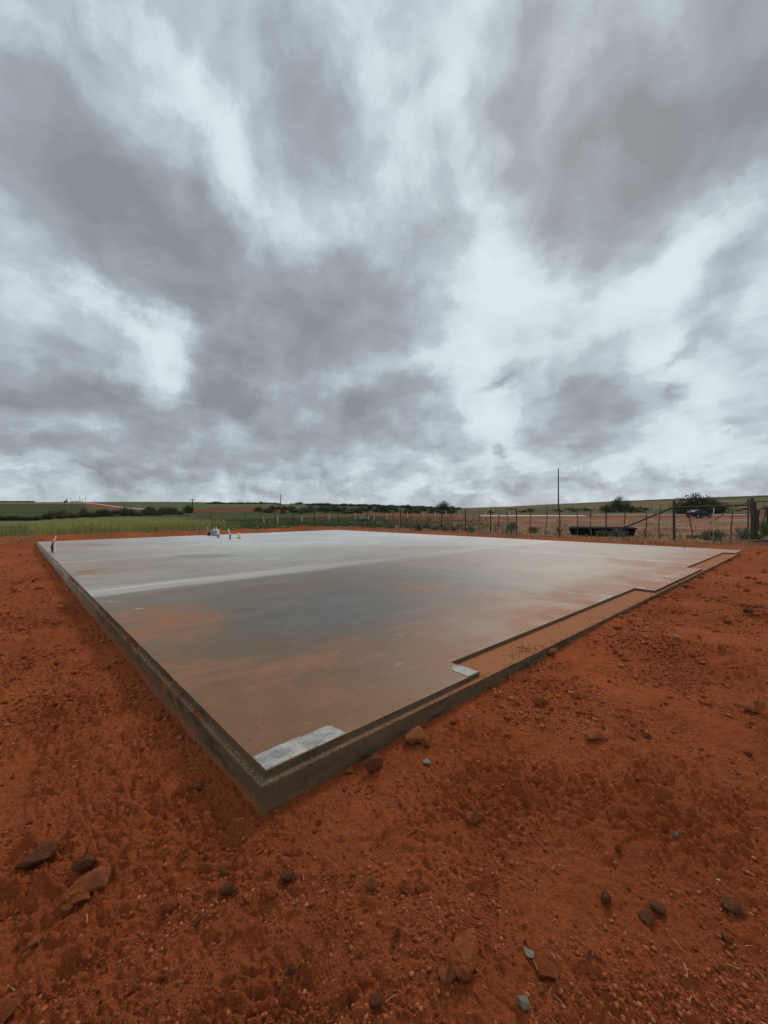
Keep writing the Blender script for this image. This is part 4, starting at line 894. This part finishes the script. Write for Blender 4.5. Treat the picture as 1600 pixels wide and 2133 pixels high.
# further fence of pale posts across the pasture
pf = empty('pasture_fence', (0, 0, 0)); tag(pf, 'further wire fence with pale bleached posts crossing the pasture', 'fence')
PALE = [(549, 1093, .30, 1), (578, 1092, .08, 0), (629, 1091, .05, 0), (686, 1086, .0, 0), (740, 1083, 0, 0), (780, 1084, 0, 0), (806, 1083, .02, 0), (850, 1080, -.08, 0), (883, 1080, 0, 0), (907, 1079, .05, 0), (930, 1077, -.05, 0), (956, 1077, -.15, 0), (997, 1075.5, 0, 0), (1013, 1075, 0, 0), (1038, 1074.5, 0, 0), (1062, 1074, 0, 0)]
prev = []
for k, (px, py, ln, _) in enumerate(PALE):
    x, y, z = ground_at(px, py); place_post(pf, 'pale_post', 'p', x, y, min(1.5, 12.5 * y / FOC + .2), ln, 1.1 + y / 90, k); prev.append((x, y, z))
for hh in (.5, 1.0): strand(pf, [(x, y, z + hh) for x, y, z in prev], .005)
ff = empty('field_fence', (0, 0, 0)); tag(ff, 'faint far fence of thin dark posts at the foot of the right hillside', 'fence'); prev = []
for k in range(34):
    px = 955 + k * 20 + random.uniform(-4, 4); x, y, z = ground_at(px, 1063.5 - (px - 955) * .006)
    place_post(ff, 'thin_post', 'w', x, y, 1.7 + random.uniform(-.3, .3), 0, 1.2, k); prev.append((x, y, z + 1.2))
strand(ff, prev, .012)

# ------------------------------------------------------------------ utility poles
m_pole = mat('creosote_pole', (.050, .040, .032), .85, .3, 4)
def utility_pole(px, py, top_py, r, label, arm=False, z=None, thin=False):
    x, y, zz = ground_at(px, py); h = (py - top_py) / FOC * y
    t = empty('utility_pole', (x, y, zz)); tag(t, label, 'utility pole')
    bm = bmesh.new(); add_tube(bm, [(0, 0, -1), (0, 0, h * .5), (0, 0, h)], [r, r * .85, r * .68], 10); fixn(bm); from_bm('pole', bm, m_pole, t)
    if arm:
        bm = bmesh.new(); add_box(bm, (0, -r, h - .5), (2.4, .14, .16)); from_bm('crossarm', bm, m_pole, t)
        for s in (-1.1, 0, 1.1): pipe('insulator', t, m_palew, [(s, -r, h - .42), (s, -r, h - .2)], .06, 6)
    else:
        pipe('cap', t, m_grypipe, [(0, 0, h), (0, 0, h + .12)], r * .72, 8); pipe('bracket', t, m_grypipe, [(0, -r, h - .5), (.0, -r - .25, h - .35)], .04, 6)
    return t
utility_pole(1163.5, 1062.5, 976, .27, 'tall bare utility pole rising above the fence right of centre')
utility_pole(585, 1069.5, 1030.5, .17, 'slender bare pole standing left of centre in front of the scrub')
utility_pole(401, 1067.5, 1038.5, .20, 'utility pole with a crossarm beside the dark round tree', True)
utility_pole(258, 1062, 1048.5, .18, 'small far pole beside the pale track on the left hillside')
utility_pole(311, 1061, 1048.5, .16, 'small far pole above the hedge, right of the pale track')

# ------------------------------------------------------------------ far farmstead on the brow
m_shed = mat('pale_sheet_metal', (.50, .52, .53), .6, .1, 2); m_darkm = mat('dark_silo_metal', (.06, .06, .065), .6, .2, 2)
x, y, z = ground_at(159, 1046.5); s = y / FOC
t = empty('farm_shed', (x, y, z)); tag(t, 'long low pale shed on the brow of the left hill', 'shed')
bm = bmesh.new(); add_box(bm, (0, 0, 1.9 * s * .5), (17 * s, 6 * s, 2.4 * s)); from_bm('wall', bm, m_shed, t)
bm = bmesh.new(); vs = [bm.verts.new(p) for p in [(-9 * s, -3.3 * s, 2.1 * s), (9 * s, -3.3 * s, 2.1 * s), (9 * s, 3.3 * s, 2.1 * s), (-9 * s, 3.3 * s, 2.1 * s), (-9 * s, 0, 3.3 * s), (9 * s, 0, 3.3 * s)]]
for f in ((0, 1, 5, 4), (2, 3, 4, 5), (0, 4, 3), (1, 2, 5), (0, 3, 2, 1)): bm.faces.new([vs[i] for i in f])
fixn(bm); from_bm('roof', bm, m_shed, t)
bm = bmesh.new(); add_box(bm, (2 * s, -3.05 * s, .8 * s), (2.2 * s, .2 * s, 1.7 * s)); from_bm('door', bm, m_darkm, t)
x, y, z = ground_at(138, 1046.8); s = y / FOC
t = empty('grain_silo', (x, y, z)); tag(t, 'dark upright silo with a low annex left of the pale shed', 'silo')
bm = bmesh.new(); add_tube(bm, [(1.2 * s, 0, -s), (1.2 * s, 0, 7.4 * s), (1.2 * s, 0, 8.6 * s)], [1.1 * s, 1.1 * s, .2 * s], 14); fixn(bm); from_bm('tower', bm, m_darkm, t)
bm = bmesh.new(); add_box(bm, (-1.8 * s, 0, 1.5 * s), (4.6 * s, 3 * s, 4.2 * s)); from_bm('annex', bm, m_darkm, t)
for px, top, lb in ((147.5, 1036.5, 'thin mast between the silo and the pale shed'), (166, 1034, 'tallest thin mast behind the pale shed'), (172, 1039, 'short mast at the right end of the pale shed'), (178.5, 1034.5, 'thin mast just right of the pale shed'), (197, 1040, 'short mast where the pale track reaches the brow')):
    x, y, z = ground_at(px, 1046.5); s = y / FOC; t = empty('mast', (x, y, z)); tag(t, lb, 'mast')
    pipe('pole', t, m_grypipe, [(0, 0, -1), (0, 0, (1046.5 - top) * s)], .30 * s, 6); pipe('crosspiece', t, m_grypipe, [(-1 * s, 0, (1046 - top) * s - .8 * s), (1 * s, 0, (1046 - top) * s - .8 * s)], .22 * s, 5)

# ------------------------------------------------------------------ foliage
def leaf_mat(name, a, b_, c_, rough=.7):
    m = bpy.data.materials.new(name); m.use_nodes = True; g = G(m.node_tree); b = g.n['Principled BSDF']
    geo = g.node('ShaderNodeNewGeometry'); c = g.ramp(geo.outputs['Random Per Island'], [(0, a), (.55, b_), (1, c_)])
    tco = g.node('ShaderNodeTexCoord').outputs['Object']; c = g.mix(1, c, g.mix(g.noise(tco, 2.2, 3, .5), (.6,) * 3 + (1,), (1.4,) * 3 + (1,)), 'MULTIPLY')
    g.put(b.inputs['Base Color'], c); b.inputs['Roughness'].default_value = rough; b.inputs['Specular IOR Level'].default_value = .2
    return m
lf_dark = leaf_mat('dark_mesquite_leaf', (.026, .038, .013), (.042, .056, .020), (.085, .100, .040)); lf_mid = leaf_mat('scrub_leaf', (.045, .058, .024), (.065, .078, .034), (.10, .105, .05))
lf_sage = leaf_mat('sage_leaf', (.075, .095, .060), (.115, .135, .090), (.16, .175, .125)); lf_green = leaf_mat('fresh_leaf', (.045, .078, .028), (.07, .105, .040), (.11, .14, .06)); lf_weed = leaf_mat('weed_leaf', (.10, .10, .055), (.17, .155, .095), (.26, .22, .15))
lf_grass = leaf_mat('meadow_blade', (.10, .12, .032), (.19, .185, .055), (.34, .29, .12)); lf_gold = leaf_mat('golden_blade', (.22, .21, .05), (.33, .30, .08), (.48, .41, .15)); lf_dry = leaf_mat('dry_blade', (.14, .075, .04), (.22, .14, .075), (.33, .24, .13)); lf_dgrass = leaf_mat('rank_green_blade', (.045, .065, .02), (.07, .092, .03), (.12, .13, .05))
def crown_mesh(name, n, seed, m, lobes=9, leaf=.06, spread=(1, 1, 1.0), fill=.35, base=.0, slim=1.0):
    r_ = np.random.default_rng(seed); C_ = []
    for q in range(lobes):
        t = r_.uniform(0, 2 * np.pi); rad = r_.uniform(.0, .72) ; zz = r_.uniform(base + .10, .74) * (1.15 - .65 * rad)
        C_.append((math.cos(t) * rad, math.sin(t) * rad, zz, r_.uniform(.24, .42)))
    C_ = np.array(C_); idx = r_.integers(0, lobes, n); d_ = r_.normal(size=(n, 3)); d_ /= np.linalg.norm(d_, axis=1)[:, None]
    rr_ = C_[idx, 3] * (1 - fill * r_.random(n) ** 1.5) * (1 + .18 * r_.normal(size=n))
    P_ = C_[idx, :3] + d_ * rr_[:, None]; P_[:, 2] = np.abs(P_[:, 2]); P_ = P_ * np.array(spread)
    u = r_.normal(size=(n, 3)); u /= np.linalg.norm(u, axis=1)[:, None]; w_ = np.cross(u, d_ + .4 * r_.normal(size=(n, 3))); w_ /= np.linalg.norm(w_, axis=1)[:, None] + 1e-9
    L = leaf * r_.uniform(.6, 1.5, n)[:, None]
    V_ = np.stack([P_ - u * L, P_ + w_ * L * .42 * slim, P_ + u * L, P_ - w_ * L * .42 * slim], 1).reshape(-1, 3)
    me = tri_mesh(name, V_, (np.arange(n) * 4)[:, None] + np.arange(4)[None]); me.materials.append(m); return me
def stem_mesh(seed, m=m_bark, h=.45):
    r_ = random.Random(seed); bm = bmesh.new()
    for q in range(4):
        t = r_.uniform(0, 6.28); L = r_.uniform(.2, .42)
        add_tube(bm, [(0, 0, -.15), (math.cos(t) * L * .35, math.sin(t) * L * .35, h * .5), (math.cos(t) * L, math.sin(t) * L, h)], [.05, .032, .012], 6)
    fixn(bm); me = bpy.data.meshes.new('trunk'); bm.to_mesh(me); bm.free(); me.materials.append(m); return me
CM = {'dark': [crown_mesh('crown', 5200, s, lf_dark, 18, .036) for s in range(5)], 'mid': [crown_mesh('crown', 4600, 20 + s, lf_mid, 16, .036, fill=.6) for s in range(4)],
      'sage': [crown_mesh('foliage', 2600, 40 + s, lf_sage, 12, .045, fill=.6, slim=.5) for s in range(4)], 'green': [crown_mesh('foliage', 2600, 60 + s, lf_green, 12, .04, fill=.6) for s in range(3)],
      'weed': [crown_mesh('foliage', 1100, 80 + s, lf_weed, 16, .035, fill=.8, slim=.6) for s in range(3)]}
SM = [stem_mesh(s) for s in range(3)]
nb = [0]
def bush(px, py, wpx, hpx, kind, label, cat='bush', name='bush', group=None, depth=None, trunk=True, py_base=None):
    x, y, z = ground_at(px, py); hw = wpx / FOC * y / 2 * 1.12; h = hpx / FOC * y * 1.06; nb[0] += 1
    t = empty(name, (x, y, z), random.uniform(0, 6.28)); tag(t, label, cat, group)
    lst = CM[kind]; o = link('crown' if kind in ('dark', 'mid') else 'foliage', lst[nb[0] % len(lst)], parent=t); o.scale = (hw, hw * (depth or 1), h)
    if trunk: s = link('trunk', SM[nb[0] % 3], parent=t); s.scale = (hw * .9, hw * .9, h)
    return t
# single ones that stand out
bush(925, 1067, 36, 23, 'dark', 'dark domed tree standing against the sky at the dip of the horizon', 'tree', 'tree'); bush(945, 1066, 14, 12, 'dark', 'low dark bush clinging to the right of the domed tree')
bush(1290, 1066, 48, 29, 'mid', 'feathery olive tree breaking the skyline right of the tall pole', 'tree', 'tree'); bush(1266, 1067, 44, 17, 'mid', 'low olive shrub to the left of the feathery tree'); bush(1315, 1067, 36, 13, 'mid', 'low olive shrub to the right of the feathery tree')
bush(1448, 1070, 80, 42, 'dark', 'big dark spreading tree behind the parked car', 'tree', 'tree'); bush(1496, 1068, 46, 24, 'dark', 'lower dark bush to the right of the spreading tree'); bush(1420, 1068, 36, 24, 'mid', 'lower grey green bush to the left of the spreading tree'); bush(1476, 1069, 40, 30, 'dark', 'dark bush joining the spreading tree and the lower bush')
bush(391, 1069, 24, 17, 'dark', 'dark round tree beside the pole with the crossarm', 'tree', 'tree'); bush(310, 1063, 15, 8, 'dark', 'small dark bush above the hedge by the far pole')
bush(344, 1070, 30, 14, 'mid', 'rounded hump of bush at the right end of the hedge'); 
bush(800, 1068, 21, 16, 'dark', 'dark tree at the left end of the right-hand scrub belt', 'tree', 'tree'); bush(850, 1068, 23, 17, 'dark', 'dark peaked tree in the middle of the scrub belt', 'tree', 'tree'); bush(680, 1068, 20, 12, 'dark', 'left of two dark round bushes right of the slender pole'); bush(702, 1068, 22, 13, 'dark', 'right of two dark round bushes right of the slender pole'); bush(538, 1066, 22, 11, 'dark', 'first dark bush of the scrub, left of the slender pole'); bush(567, 1066, 22, 11, 'dark', 'dark bush directly behind the slender pole')
for px in np.arange(92, 386, 10.5):
    q = random.uniform(-1, 1); base = np.interp(px, [90, 160, 250, 390], [1083, 1080, 1076.5, 1072.5]); bush(px + q * 3, base - random.uniform(0, 3.5), random.uniform(16, 36), random.uniform(7, 18), random.choice(['dark', 'mid', 'mid']), 'dark bush in the dense hedge line across the left field', group='bushes of the left hedge line')
for px in (3, 14, 26, 38, 52, 64, 78): bush(px, 1084.5, 20, random.uniform(8, 12), 'dark', 'low dark bush at the far left below the green field', group='bushes below the green field')
for px in np.arange(2, 72, 6): bush(px, 1046.4, 9, 3.0, 'dark', 'tiny dark bush on the skyline at the far left', group='skyline bushes at the far left', trunk=False)
for px in list(np.arange(436, 470, 6)) + list(np.arange(480, 535, 6)) + list(np.arange(545, 640, 9)): bush(px, 1049.5, random.uniform(10, 17), random.uniform(2.5, 5.2), 'dark', 'tiny dark bush on the skyline left of centre', group='skyline bushes left of centre', trunk=False)
for px in np.arange(640, 960, 7): bush(px, np.interp(px, [640, 760, 870, 960], [1052.5, 1054.5, 1058.5, 1062]), random.uniform(12, 20), random.uniform(3.5, 6), 'dark', 'small dark bush on the wooded rise at the centre', group='bushes on the wooded rise', trunk=False)
for k in range(74):
    px = random.uniform(535, 948); top = np.interp(px, [530, 600, 700, 760, 870, 950], [1059, 1060, 1060.5, 1061, 1063, 1066]); py = random.uniform(top, 1070.5)
    bush(px, py, random.uniform(14, 26), random.uniform(6, 10.5), random.choice(['mid', 'mid', 'dark']), 'rounded scrub bush on the low ground beyond the fences', group='scrub bushes on the low ground', trunk=False)
for k in range(24):
    px = random.uniform(1000, 1600); bush(px, random.uniform(1062, 1069) - (px - 1000) * .006, random.uniform(14, 34), random.uniform(3, 7), 'mid', 'low scrubby bush at the foot of the right hillside', group='low bushes at the foot of the right hill', trunk=False)
# plants along the near fence
bush(1065, 1111, 44, 25, 'sage', 'big grey green sage bush at the fence right of centre'); bush(982, 1108, 22, 13, 'sage', 'small sage bush at the fence left of the big sage bush'); bush(870, 1104, 26, 14, 'green', 'small dark green bush at the fence near the centre'); bush(905, 1104, 26, 11, 'sage', 'low grey bush right of the small dark green bush'); bush(757, 1088, 34, 12, 'green', 'green bush in front of the pale low tank')
bush(1112, 1110, 26, 14, 'green', 'leafy green weed at the fence between the sage bush and the pole', 'weed', 'weed'); bush(1138, 1114, 18, 10, 'weed', 'straggly brown weed left of the tall pale weed', 'weed', 'weed')
bush(1166, 1118, 40, 42, 'weed', 'tall pale seeding weed beside the left end of the black trough', 'weed', 'weed'); bush(1226, 1114, 38, 17, 'green', 'green leafy weed in front of the black trough', 'weed', 'weed'); bush(1284, 1118, 46, 17, 'sage', 'low grey green bush in front of the right end of the trough'); bush(1253, 1116, 26, 13, 'green', 'ragged weed in front of the middle of the trough', 'weed', 'weed')
bush(1346, 1118, 22, 22, 'weed', 'thin weed right of the black trough under the slanting brace', 'weed', 'weed'); bush(1377, 1118, 18, 9, 'weed', 'low weed left of the brace post', 'weed', 'weed')
bush(1448, 1121, 32, 8, 'green', 'low flat green plant right of the brace post', 'weed', 'weed'); bush(1488, 1125, 50, 24, 'green', 'rounded feathery green bush under the fence rail'); bush(1548, 1124, 44, 32, 'sage', 'large blue green bush just left of the corner post'); bush(1592, 1116, 40, 38, 'green', 'green bush behind the side fence at the right edge'); bush(1576, 1124, 24, 14, 'green', 'small green bush at the foot of the corner posts')
for k in range(26):
    px = random.uniform(600, 960); x, y = fence_xy(px, OFF + random.uniform(-.6, 3)); z = lz(x, y); t = empty('low_shrub', (x, y, z), random.uniform(0, 6)); s = random.uniform(.35, .7)
    tag(t, 'low grey green shrub on the rough strip along the fence', 'shrub', 'low shrubs along the fence'); kd = random.choice(['sage', 'sage', 'green']); o = link('foliage', CM[kd][k % 3], parent=t); o.scale = (s, s, s * .85)

def blades(name, xs, ys, h, w, m, label, lean=.25):
    n = len(xs); r_ = np.random.default_rng(n + 3); z = land(xs, ys); t = r_.uniform(0, np.pi, n); H = h * r_.uniform(.55, 1.25, n); Wd = w * r_.uniform(.6, 1.4, n)
    lx = r_.normal(size=n) * lean * H; ly = r_.normal(size=n) * lean * H
    a_ = np.stack([xs - np.cos(t) * Wd, ys - np.sin(t) * Wd, z - .03], -1); b_ = np.stack([xs + np.cos(t) * Wd, ys + np.sin(t) * Wd, z - .03], -1); c_ = np.stack([xs + lx, ys + ly, z + H], -1)
    V_ = np.stack([a_, b_, c_], 1).reshape(-1, 3); me = tri_mesh(name, V_, np.arange(n * 3).reshape(-1, 3)); return tag(link(name, me, m), label, kind='stuff')
def strip(n, px0, px1, o0, o1, seed, thr=-.4, sc=2.5, power=1.0, bmode=False):
    """points on the land between bearings, o0..o1 metres beyond the slab's far sides"""
    r_ = np.random.default_rng(seed); px = r_.uniform(px0, px1, n * 3); k = (px - CX) / FOC; s = 10 + 110 * r_.random(n * 3) ** 1.0
    x, y = k * s, s; b_, a_ = slab_ba(x, y); o = np.maximum(a_ - LEN_A, b_ - LEN_B) if not bmode else b_ - LEN_B
    ok = (o > o0 + .9 * perlin(x / 2, y / 2)) & (o < o1) & (perlin(x / sc, y / sc + seed) > r_.uniform(thr - .3, thr + .3, n * 3))
    return x[ok][:n], y[ok][:n]
x, y = strip(42000, -60, 500, 5.2, 34, 1, .0, 3.2); blades('meadow_grass', x, y, .40, .022, lf_grass, 'yellow green meadow grass beyond the dirt behind the slab')
x, y = strip(16000, 60, 470, 9, 40, 2, .05, 4); blades('golden_grass', x, y, .62, .020, lf_gold, 'taller golden seeding grass in the meadow on the left', .18)
x, y = strip(26000, 440, 1080, 6.5, 60, 3, -.2, 3.5); kx = CX + FOC * x / y; kp = rng.random(len(x)) < np.clip((1080 - kx) / 330, 0, 1) ** .8; x, y = x[kp], y[kp]; blades('rank_grass', x, y, .30, .03, lf_dgrass, 'rank green grass and low growth around the fence left of centre')
x, y = strip(26000, 600, 1640, 1.6, 9.5, 4, -.1, 1.2, bmode=True); blades('dry_grass', x, y, .16, .014, lf_dry, 'dry grass stubble along the foot of the fence', .5)
x, y = strip(5000, 620, 1640, 4.2, 9, 5, .15, 1.1, bmode=True); blades('fence_grass', x, y, .20, .016, lf_green, 'short green growth along the foot of the fence', .4)
x, y = strip(12000, 800, 1640, 9, 60, 6, .1, 3.0, bmode=True); blades('pasture_stubble', x, y, .10, .03, lf_dry, 'patchy dry stubble on the pasture beyond the fence', .5)
x, y = strip(16000, -60, 420, 1.6, 7.5, 7, .0, 1.4); blades('fringe_grass', x, y, .14, .012, lf_dry, 'dead grass caught in the dirt bank behind the slab', .8)

# ------------------------------------------------------------------ black trough behind the fence
m_trough = mat('black_tank_metal', (.008, .009, .011), .7, .3, 4, spec=.1); m_rim = mat('worn_dark_rim', (.022, .024, .030), .5, .3, 6)
xa, ya, _ = ground_at(1190, 1114); xb, yb, _ = ground_at(1329, 1116); ctr = Vector(((xa + xb) / 2, (ya + yb) / 2)); L = math.hypot(xb - xa, yb - ya) ; ang = math.atan2(yb - ya, xb - xa)
t = empty('stock_trough', (ctr.x, ctr.y + .3, lz(ctr.x, ctr.y)), ang); tag(t, 'long low black trough with slanted ends lying behind the fence', 'trough')
bm = bmesh.new(); hb = .46
def ring(lx, wy, z): return [bm.verts.new(p) for p in ((-lx, -wy, z), (lx, -wy, z), (lx, wy, z), (-lx, wy, z))]
r1 = ring(L / 2 - .13, .42, .0); r2 = ring(L / 2, .55, hb); r3 = ring(L / 2 - .05, .50, hb); r4 = ring(L / 2 - .34, .38, .05)
for p, q in ((r1, r2), (r2, r3), (r3, r4)):
    for k in range(4): bm.faces.new((p[k], p[(k + 1) % 4], q[(k + 1) % 4], q[k]))
bm.faces.new(r1[::-1]); bm.faces.new(r4); fixn(bm); from_bm('basin', bm, m_trough, t)
bm = bmesh.new()
for s in (-1, 1):
    add_box(bm, (0, s * .57, hb - .03), (L + .06, .05, .07)); add_box(bm, (s * (L / 2 + .02), 0, hb - .03), (.05, 1.09, .07))
from_bm('rim', bm, m_rim, t)
for k in range(5):
    bm = bmesh.new(); add_box(bm, ((k - 2) * L / 5.4, -.52, hb * .5), (.05, .05, hb * .9), Matrix.Rotation(R(14), 4, 'X')); from_bm('rib', bm, m_rim, t)
# pale tank out in the meadow
x, y, z = ground_at(759, 1083); s = y / FOC
t = empty('water_tank', (x, y, z)); tag(t, 'small pale low tank half hidden by a bush beyond the fence', 'tank')
bm = bmesh.new(); add_tube(bm, [(0, 0, 0), (0, 0, 5 * s), (0, 0, 5.6 * s)], [10 * s, 10 * s, 9.4 * s], 20); fixn(bm); from_bm('wall', bm, mat('pale_tank_plastic', (.38, .45, .42), .6, .1, 3), t)
bm = bmesh.new(); add_tube(bm, [(0, 0, 5.6 * s), (0, 0, 6.1 * s)], [3 * s, 2.6 * s], 12); fixn(bm); from_bm('lid', bm, m_grypipe, t)
# sticks by the corner post
x, y, z = ground_at(1590, 1131)
t = empty('stick_pile', (x, y, z)); tag(t, 'few dark sticks lying on the ground right of the corner post', 'sticks')
for k in range(5):
    pipe('stick', t, m_bark, [(-.6 + .1 * k, -.1 * k, .04 + .02 * k), (0, .05, .06 + .02 * k), (.7 - .12 * k, .12 * k - .2, .03 + .015 * k)], [.03, .025, .015], 6)
# pale rubble in the pasture
for k in range(30):
    px = random.uniform(640, 1560); py = random.uniform(1086, 1098) if px < 900 else random.uniform(1092, 1122); x, y, z = ground_at(px, py); b_, a_ = slab_ba(x, y)
    if b_ < LEN_B + 3.5: continue
    s = random.uniform(.05, .13); o = link('field_stone', ROCKS[random.choice('ppg')][k % 4]); o.scale = (s, s, s * .8); o.location = (x, y, z + s * .3); o.rotation_euler.z = random.uniform(0, 6); tag(o, 'pale stone lying in the rough ground along the fence', 'stone', 'pale stones along the fence')

ORD = ['first', 'second', 'third', 'fourth', 'fifth', 'sixth', 'seventh', 'eighth', 'ninth', 'tenth', 'eleventh', 'twelfth', 'thirteenth', 'fourteenth', 'fifteenth', 'sixteenth', 'seventeenth', 'eighteenth', 'nineteenth']
TENS = {2: 'twenty', 3: 'thirty', 4: 'forty', 5: 'fifty', 6: 'sixty', 7: 'seventy'}; TTH = {2: 'twentieth', 3: 'thirtieth', 4: 'fortieth', 5: 'fiftieth', 6: 'sixtieth', 7: 'seventieth'}
def ordinal(n):
    if n < 19: return ORD[n]
    n += 1; return TTH[n // 10] if n % 10 == 0 else TENS[n // 10] + '-' + ORD[n % 10 - 1]
for grp, txt in (('bushes of the left hedge line', 'dark bush, {} from the left in the hedge line across the left field'), ('bushes below the green field', 'low dark bush, {} from the left edge below the green field'),
                 ('skyline bushes at the far left', 'tiny dark bush, {} from the left edge on the skyline'), ('skyline bushes left of centre', 'tiny dark bush, {} from the left on the skyline left of centre'),
                 ('bushes on the wooded rise', 'small dark bush, {} from the left on the wooded rise'), ('scrub bushes on the low ground', 'rounded scrub bush, {} from the left on the low ground beyond the fences'),
                 ('low bushes at the foot of the right hill', 'low scrubby bush, {} from the left at the foot of the right hill'), ('low shrubs along the fence', 'low grey green shrub, {} from the left along the fence'), ('pale stones along the fence', 'pale stone, {} from the left in the rough ground along the fence')):
    row = sorted([o for o in col.objects if o.get('group') == grp and not o.parent], key=lambda o: o.location.x / o.location.y)
    for k, o in enumerate(row): o['label'] = txt.format(ordinal(k))

# ------------------------------------------------------------------ parked car
m_paint = mat('dark_car_paint', (.007, .008, .011), .5, .1, 2, spec=.12); m_glass = mat('car_glass', (.012, .014, .017), .35, .05, 2, spec=.12); m_tyre = mat('tyre_rubber', (.015, .015, .015), .8, .2, 9); m_rimm = mat('alloy_rim', (.32, .33, .34), .35, .1, 6, metal=.8)
m_red = mat('red_tail_lamp', (.30, .012, .012), .3, .1, 6); m_head = mat('clear_headlamp', (.70, .72, .74), .15, .05, 6); m_trim = mat('grey_bumper_trim', (.12, .12, .125), .5, .1, 6)
x, y, z = ground_at(1456, 1078.5); car = empty('parked_car', (x, y, z), R(14)); tag(car, 'dark low car parked side-on in front of the big spreading tree', 'car')
def loft(stations, name, m, parent):
    """stations: x, [(halfwidth, z)...] open from sill to roof centre; mirrored"""
    bm = bmesh.new(); rows = []
    for (sx, prof) in stations:
        ring_ = [bm.verts.new((sx, -w, z_)) for w, z_ in prof] + [bm.verts.new((sx, w, z_)) for w, z_ in reversed(prof)]; rows.append(ring_)
    n = len(rows[0])
    for p, q in zip(rows, rows[1:]):
        for k in range(n): bm.faces.new((p[k], q[k], q[(k + 1) % n], p[(k + 1) % n]))
    bm.faces.new(rows[0]); bm.faces.new(rows[-1][::-1]); fixn(bm); return from_bm(name, bm, m, parent, True)
body = [(-2.20, .42, .62, .80), (-2.12, .30, .80, .98), (-1.75, .24, .87, 1.02), (-1.0, .22, .90, 1.0), (0, .22, .91, .97), (.9, .22, .90, .95), (1.35, .22, .89, .88), (1.9, .26, .84, .78), (2.2, .34, .68, .66), (2.28, .42, .55, .56)]
loft([(sx, [(w * .93, zb), (w, zb + .12), (w, (zb + zt) / 2), (w * .97, zt - .08), (w * .86, zt)]) for sx, zb, w, zt in body], 'body', m_paint, car)
cab = [(-1.95, .80, 1.00, .72), (-1.55, .78, 1.26, .62), (-1.0, .80, 1.40, .58), (-.2, .80, 1.44, .58), (.35, .79, 1.38, .57), (.75, .77, 1.16, .62), (1.15, .74, .93, .68)]
loft([(sx, [(w, .90), (w * .98, .95), ((w + wt) / 2, (zt + .95) / 2), (wt, zt - .03), (wt * .8, zt - .005)]) for sx, w, zt, wt in cab], 'windows', m_glass, car)
loft([(sx, [(wt + .015, zt - .05), (wt + .01, zt - .015), (wt * .8, zt + .012), (wt * .5, zt + .018)]) for sx, w, zt, wt in cab[1:5]], 'roof', m_paint, car)
for s in (-1, 1):
    bm = bmesh.new()
    add_tube(bm, [(1.12, s * .68, .93), (.35, s * .59, 1.40)], .03, 6); add_tube(bm, [(-.35, s * .80, .93), (-.35, s * .60, 1.43)], .035, 6); add_tube(bm, [(-1.93, s * .72, .98), (-1.0, s * .60, 1.40)], .045, 6); from_bm('pillar', bm, m_paint, car)
    bm = bmesh.new(); add_box(bm, (.72, s * .94, .98), (.16, .14, .11)); bmesh.ops.bevel(bm, geom=bm.edges[:], offset=.03, segments=2, affect='EDGES'); from_bm('mirror', bm, m_paint, car)
    bm = bmesh.new(); add_box(bm, (2.13, s * .58, .62), (.26, .26, .12), Matrix.Rotation(s * R(-18), 4, 'Z')); bmesh.ops.bevel(bm, geom=bm.edges[:], offset=.03, segments=2, affect='EDGES'); from_bm('headlight', bm, m_head, car)
    bm = bmesh.new(); add_box(bm, (-2.06, s * .72, .84), (.24, .22, .16), Matrix.Rotation(s * R(14), 4, 'Z')); bmesh.ops.bevel(bm, geom=bm.edges[:], offset=.03, segments=2, affect='EDGES'); from_bm('tail_light', bm, m_red, car)
    for wx in (-1.38, 1.42):
        wh = empty('wheel', (wx, s * .82, .33)); wh.parent = car; bm = bmesh.new(); add_tube(bm, [(0, -.11, 0), (0, -.09, 0), (0, .09, 0), (0, .11, 0)], [.30, .33, .33, .30], 22); fixn(bm); from_bm('tyre', bm, m_tyre, wh)
        bm = bmesh.new(); add_tube(bm, [(0, s * .08, 0), (0, s * .118, 0)], [.21, .19], 16)
        for q in range(5): add_box(bm, (math.cos(q * 1.2566) * .1, s * .12, math.sin(q * 1.2566) * .1), (.2, .02, .04), Matrix.Rotation(-q * 1.2566, 4, 'Y'))
        fixn(bm); from_bm('rim', bm, m_rimm, wh)
    bm = bmesh.new(); add_box(bm, (0, s * .905, .30), (2.1, .03, .10)); from_bm('sill', bm, m_trim, car)
for sx, nm in ((2.26, 'front_bumper'), (-2.18, 'rear_bumper')):
    bm = bmesh.new(); add_box(bm, (sx, 0, .42), (.10, 1.3, .18)); bmesh.ops.bevel(bm, geom=bm.edges[:], offset=.03, segments=2, affect='EDGES'); from_bm(nm, bm, m_trim, car)
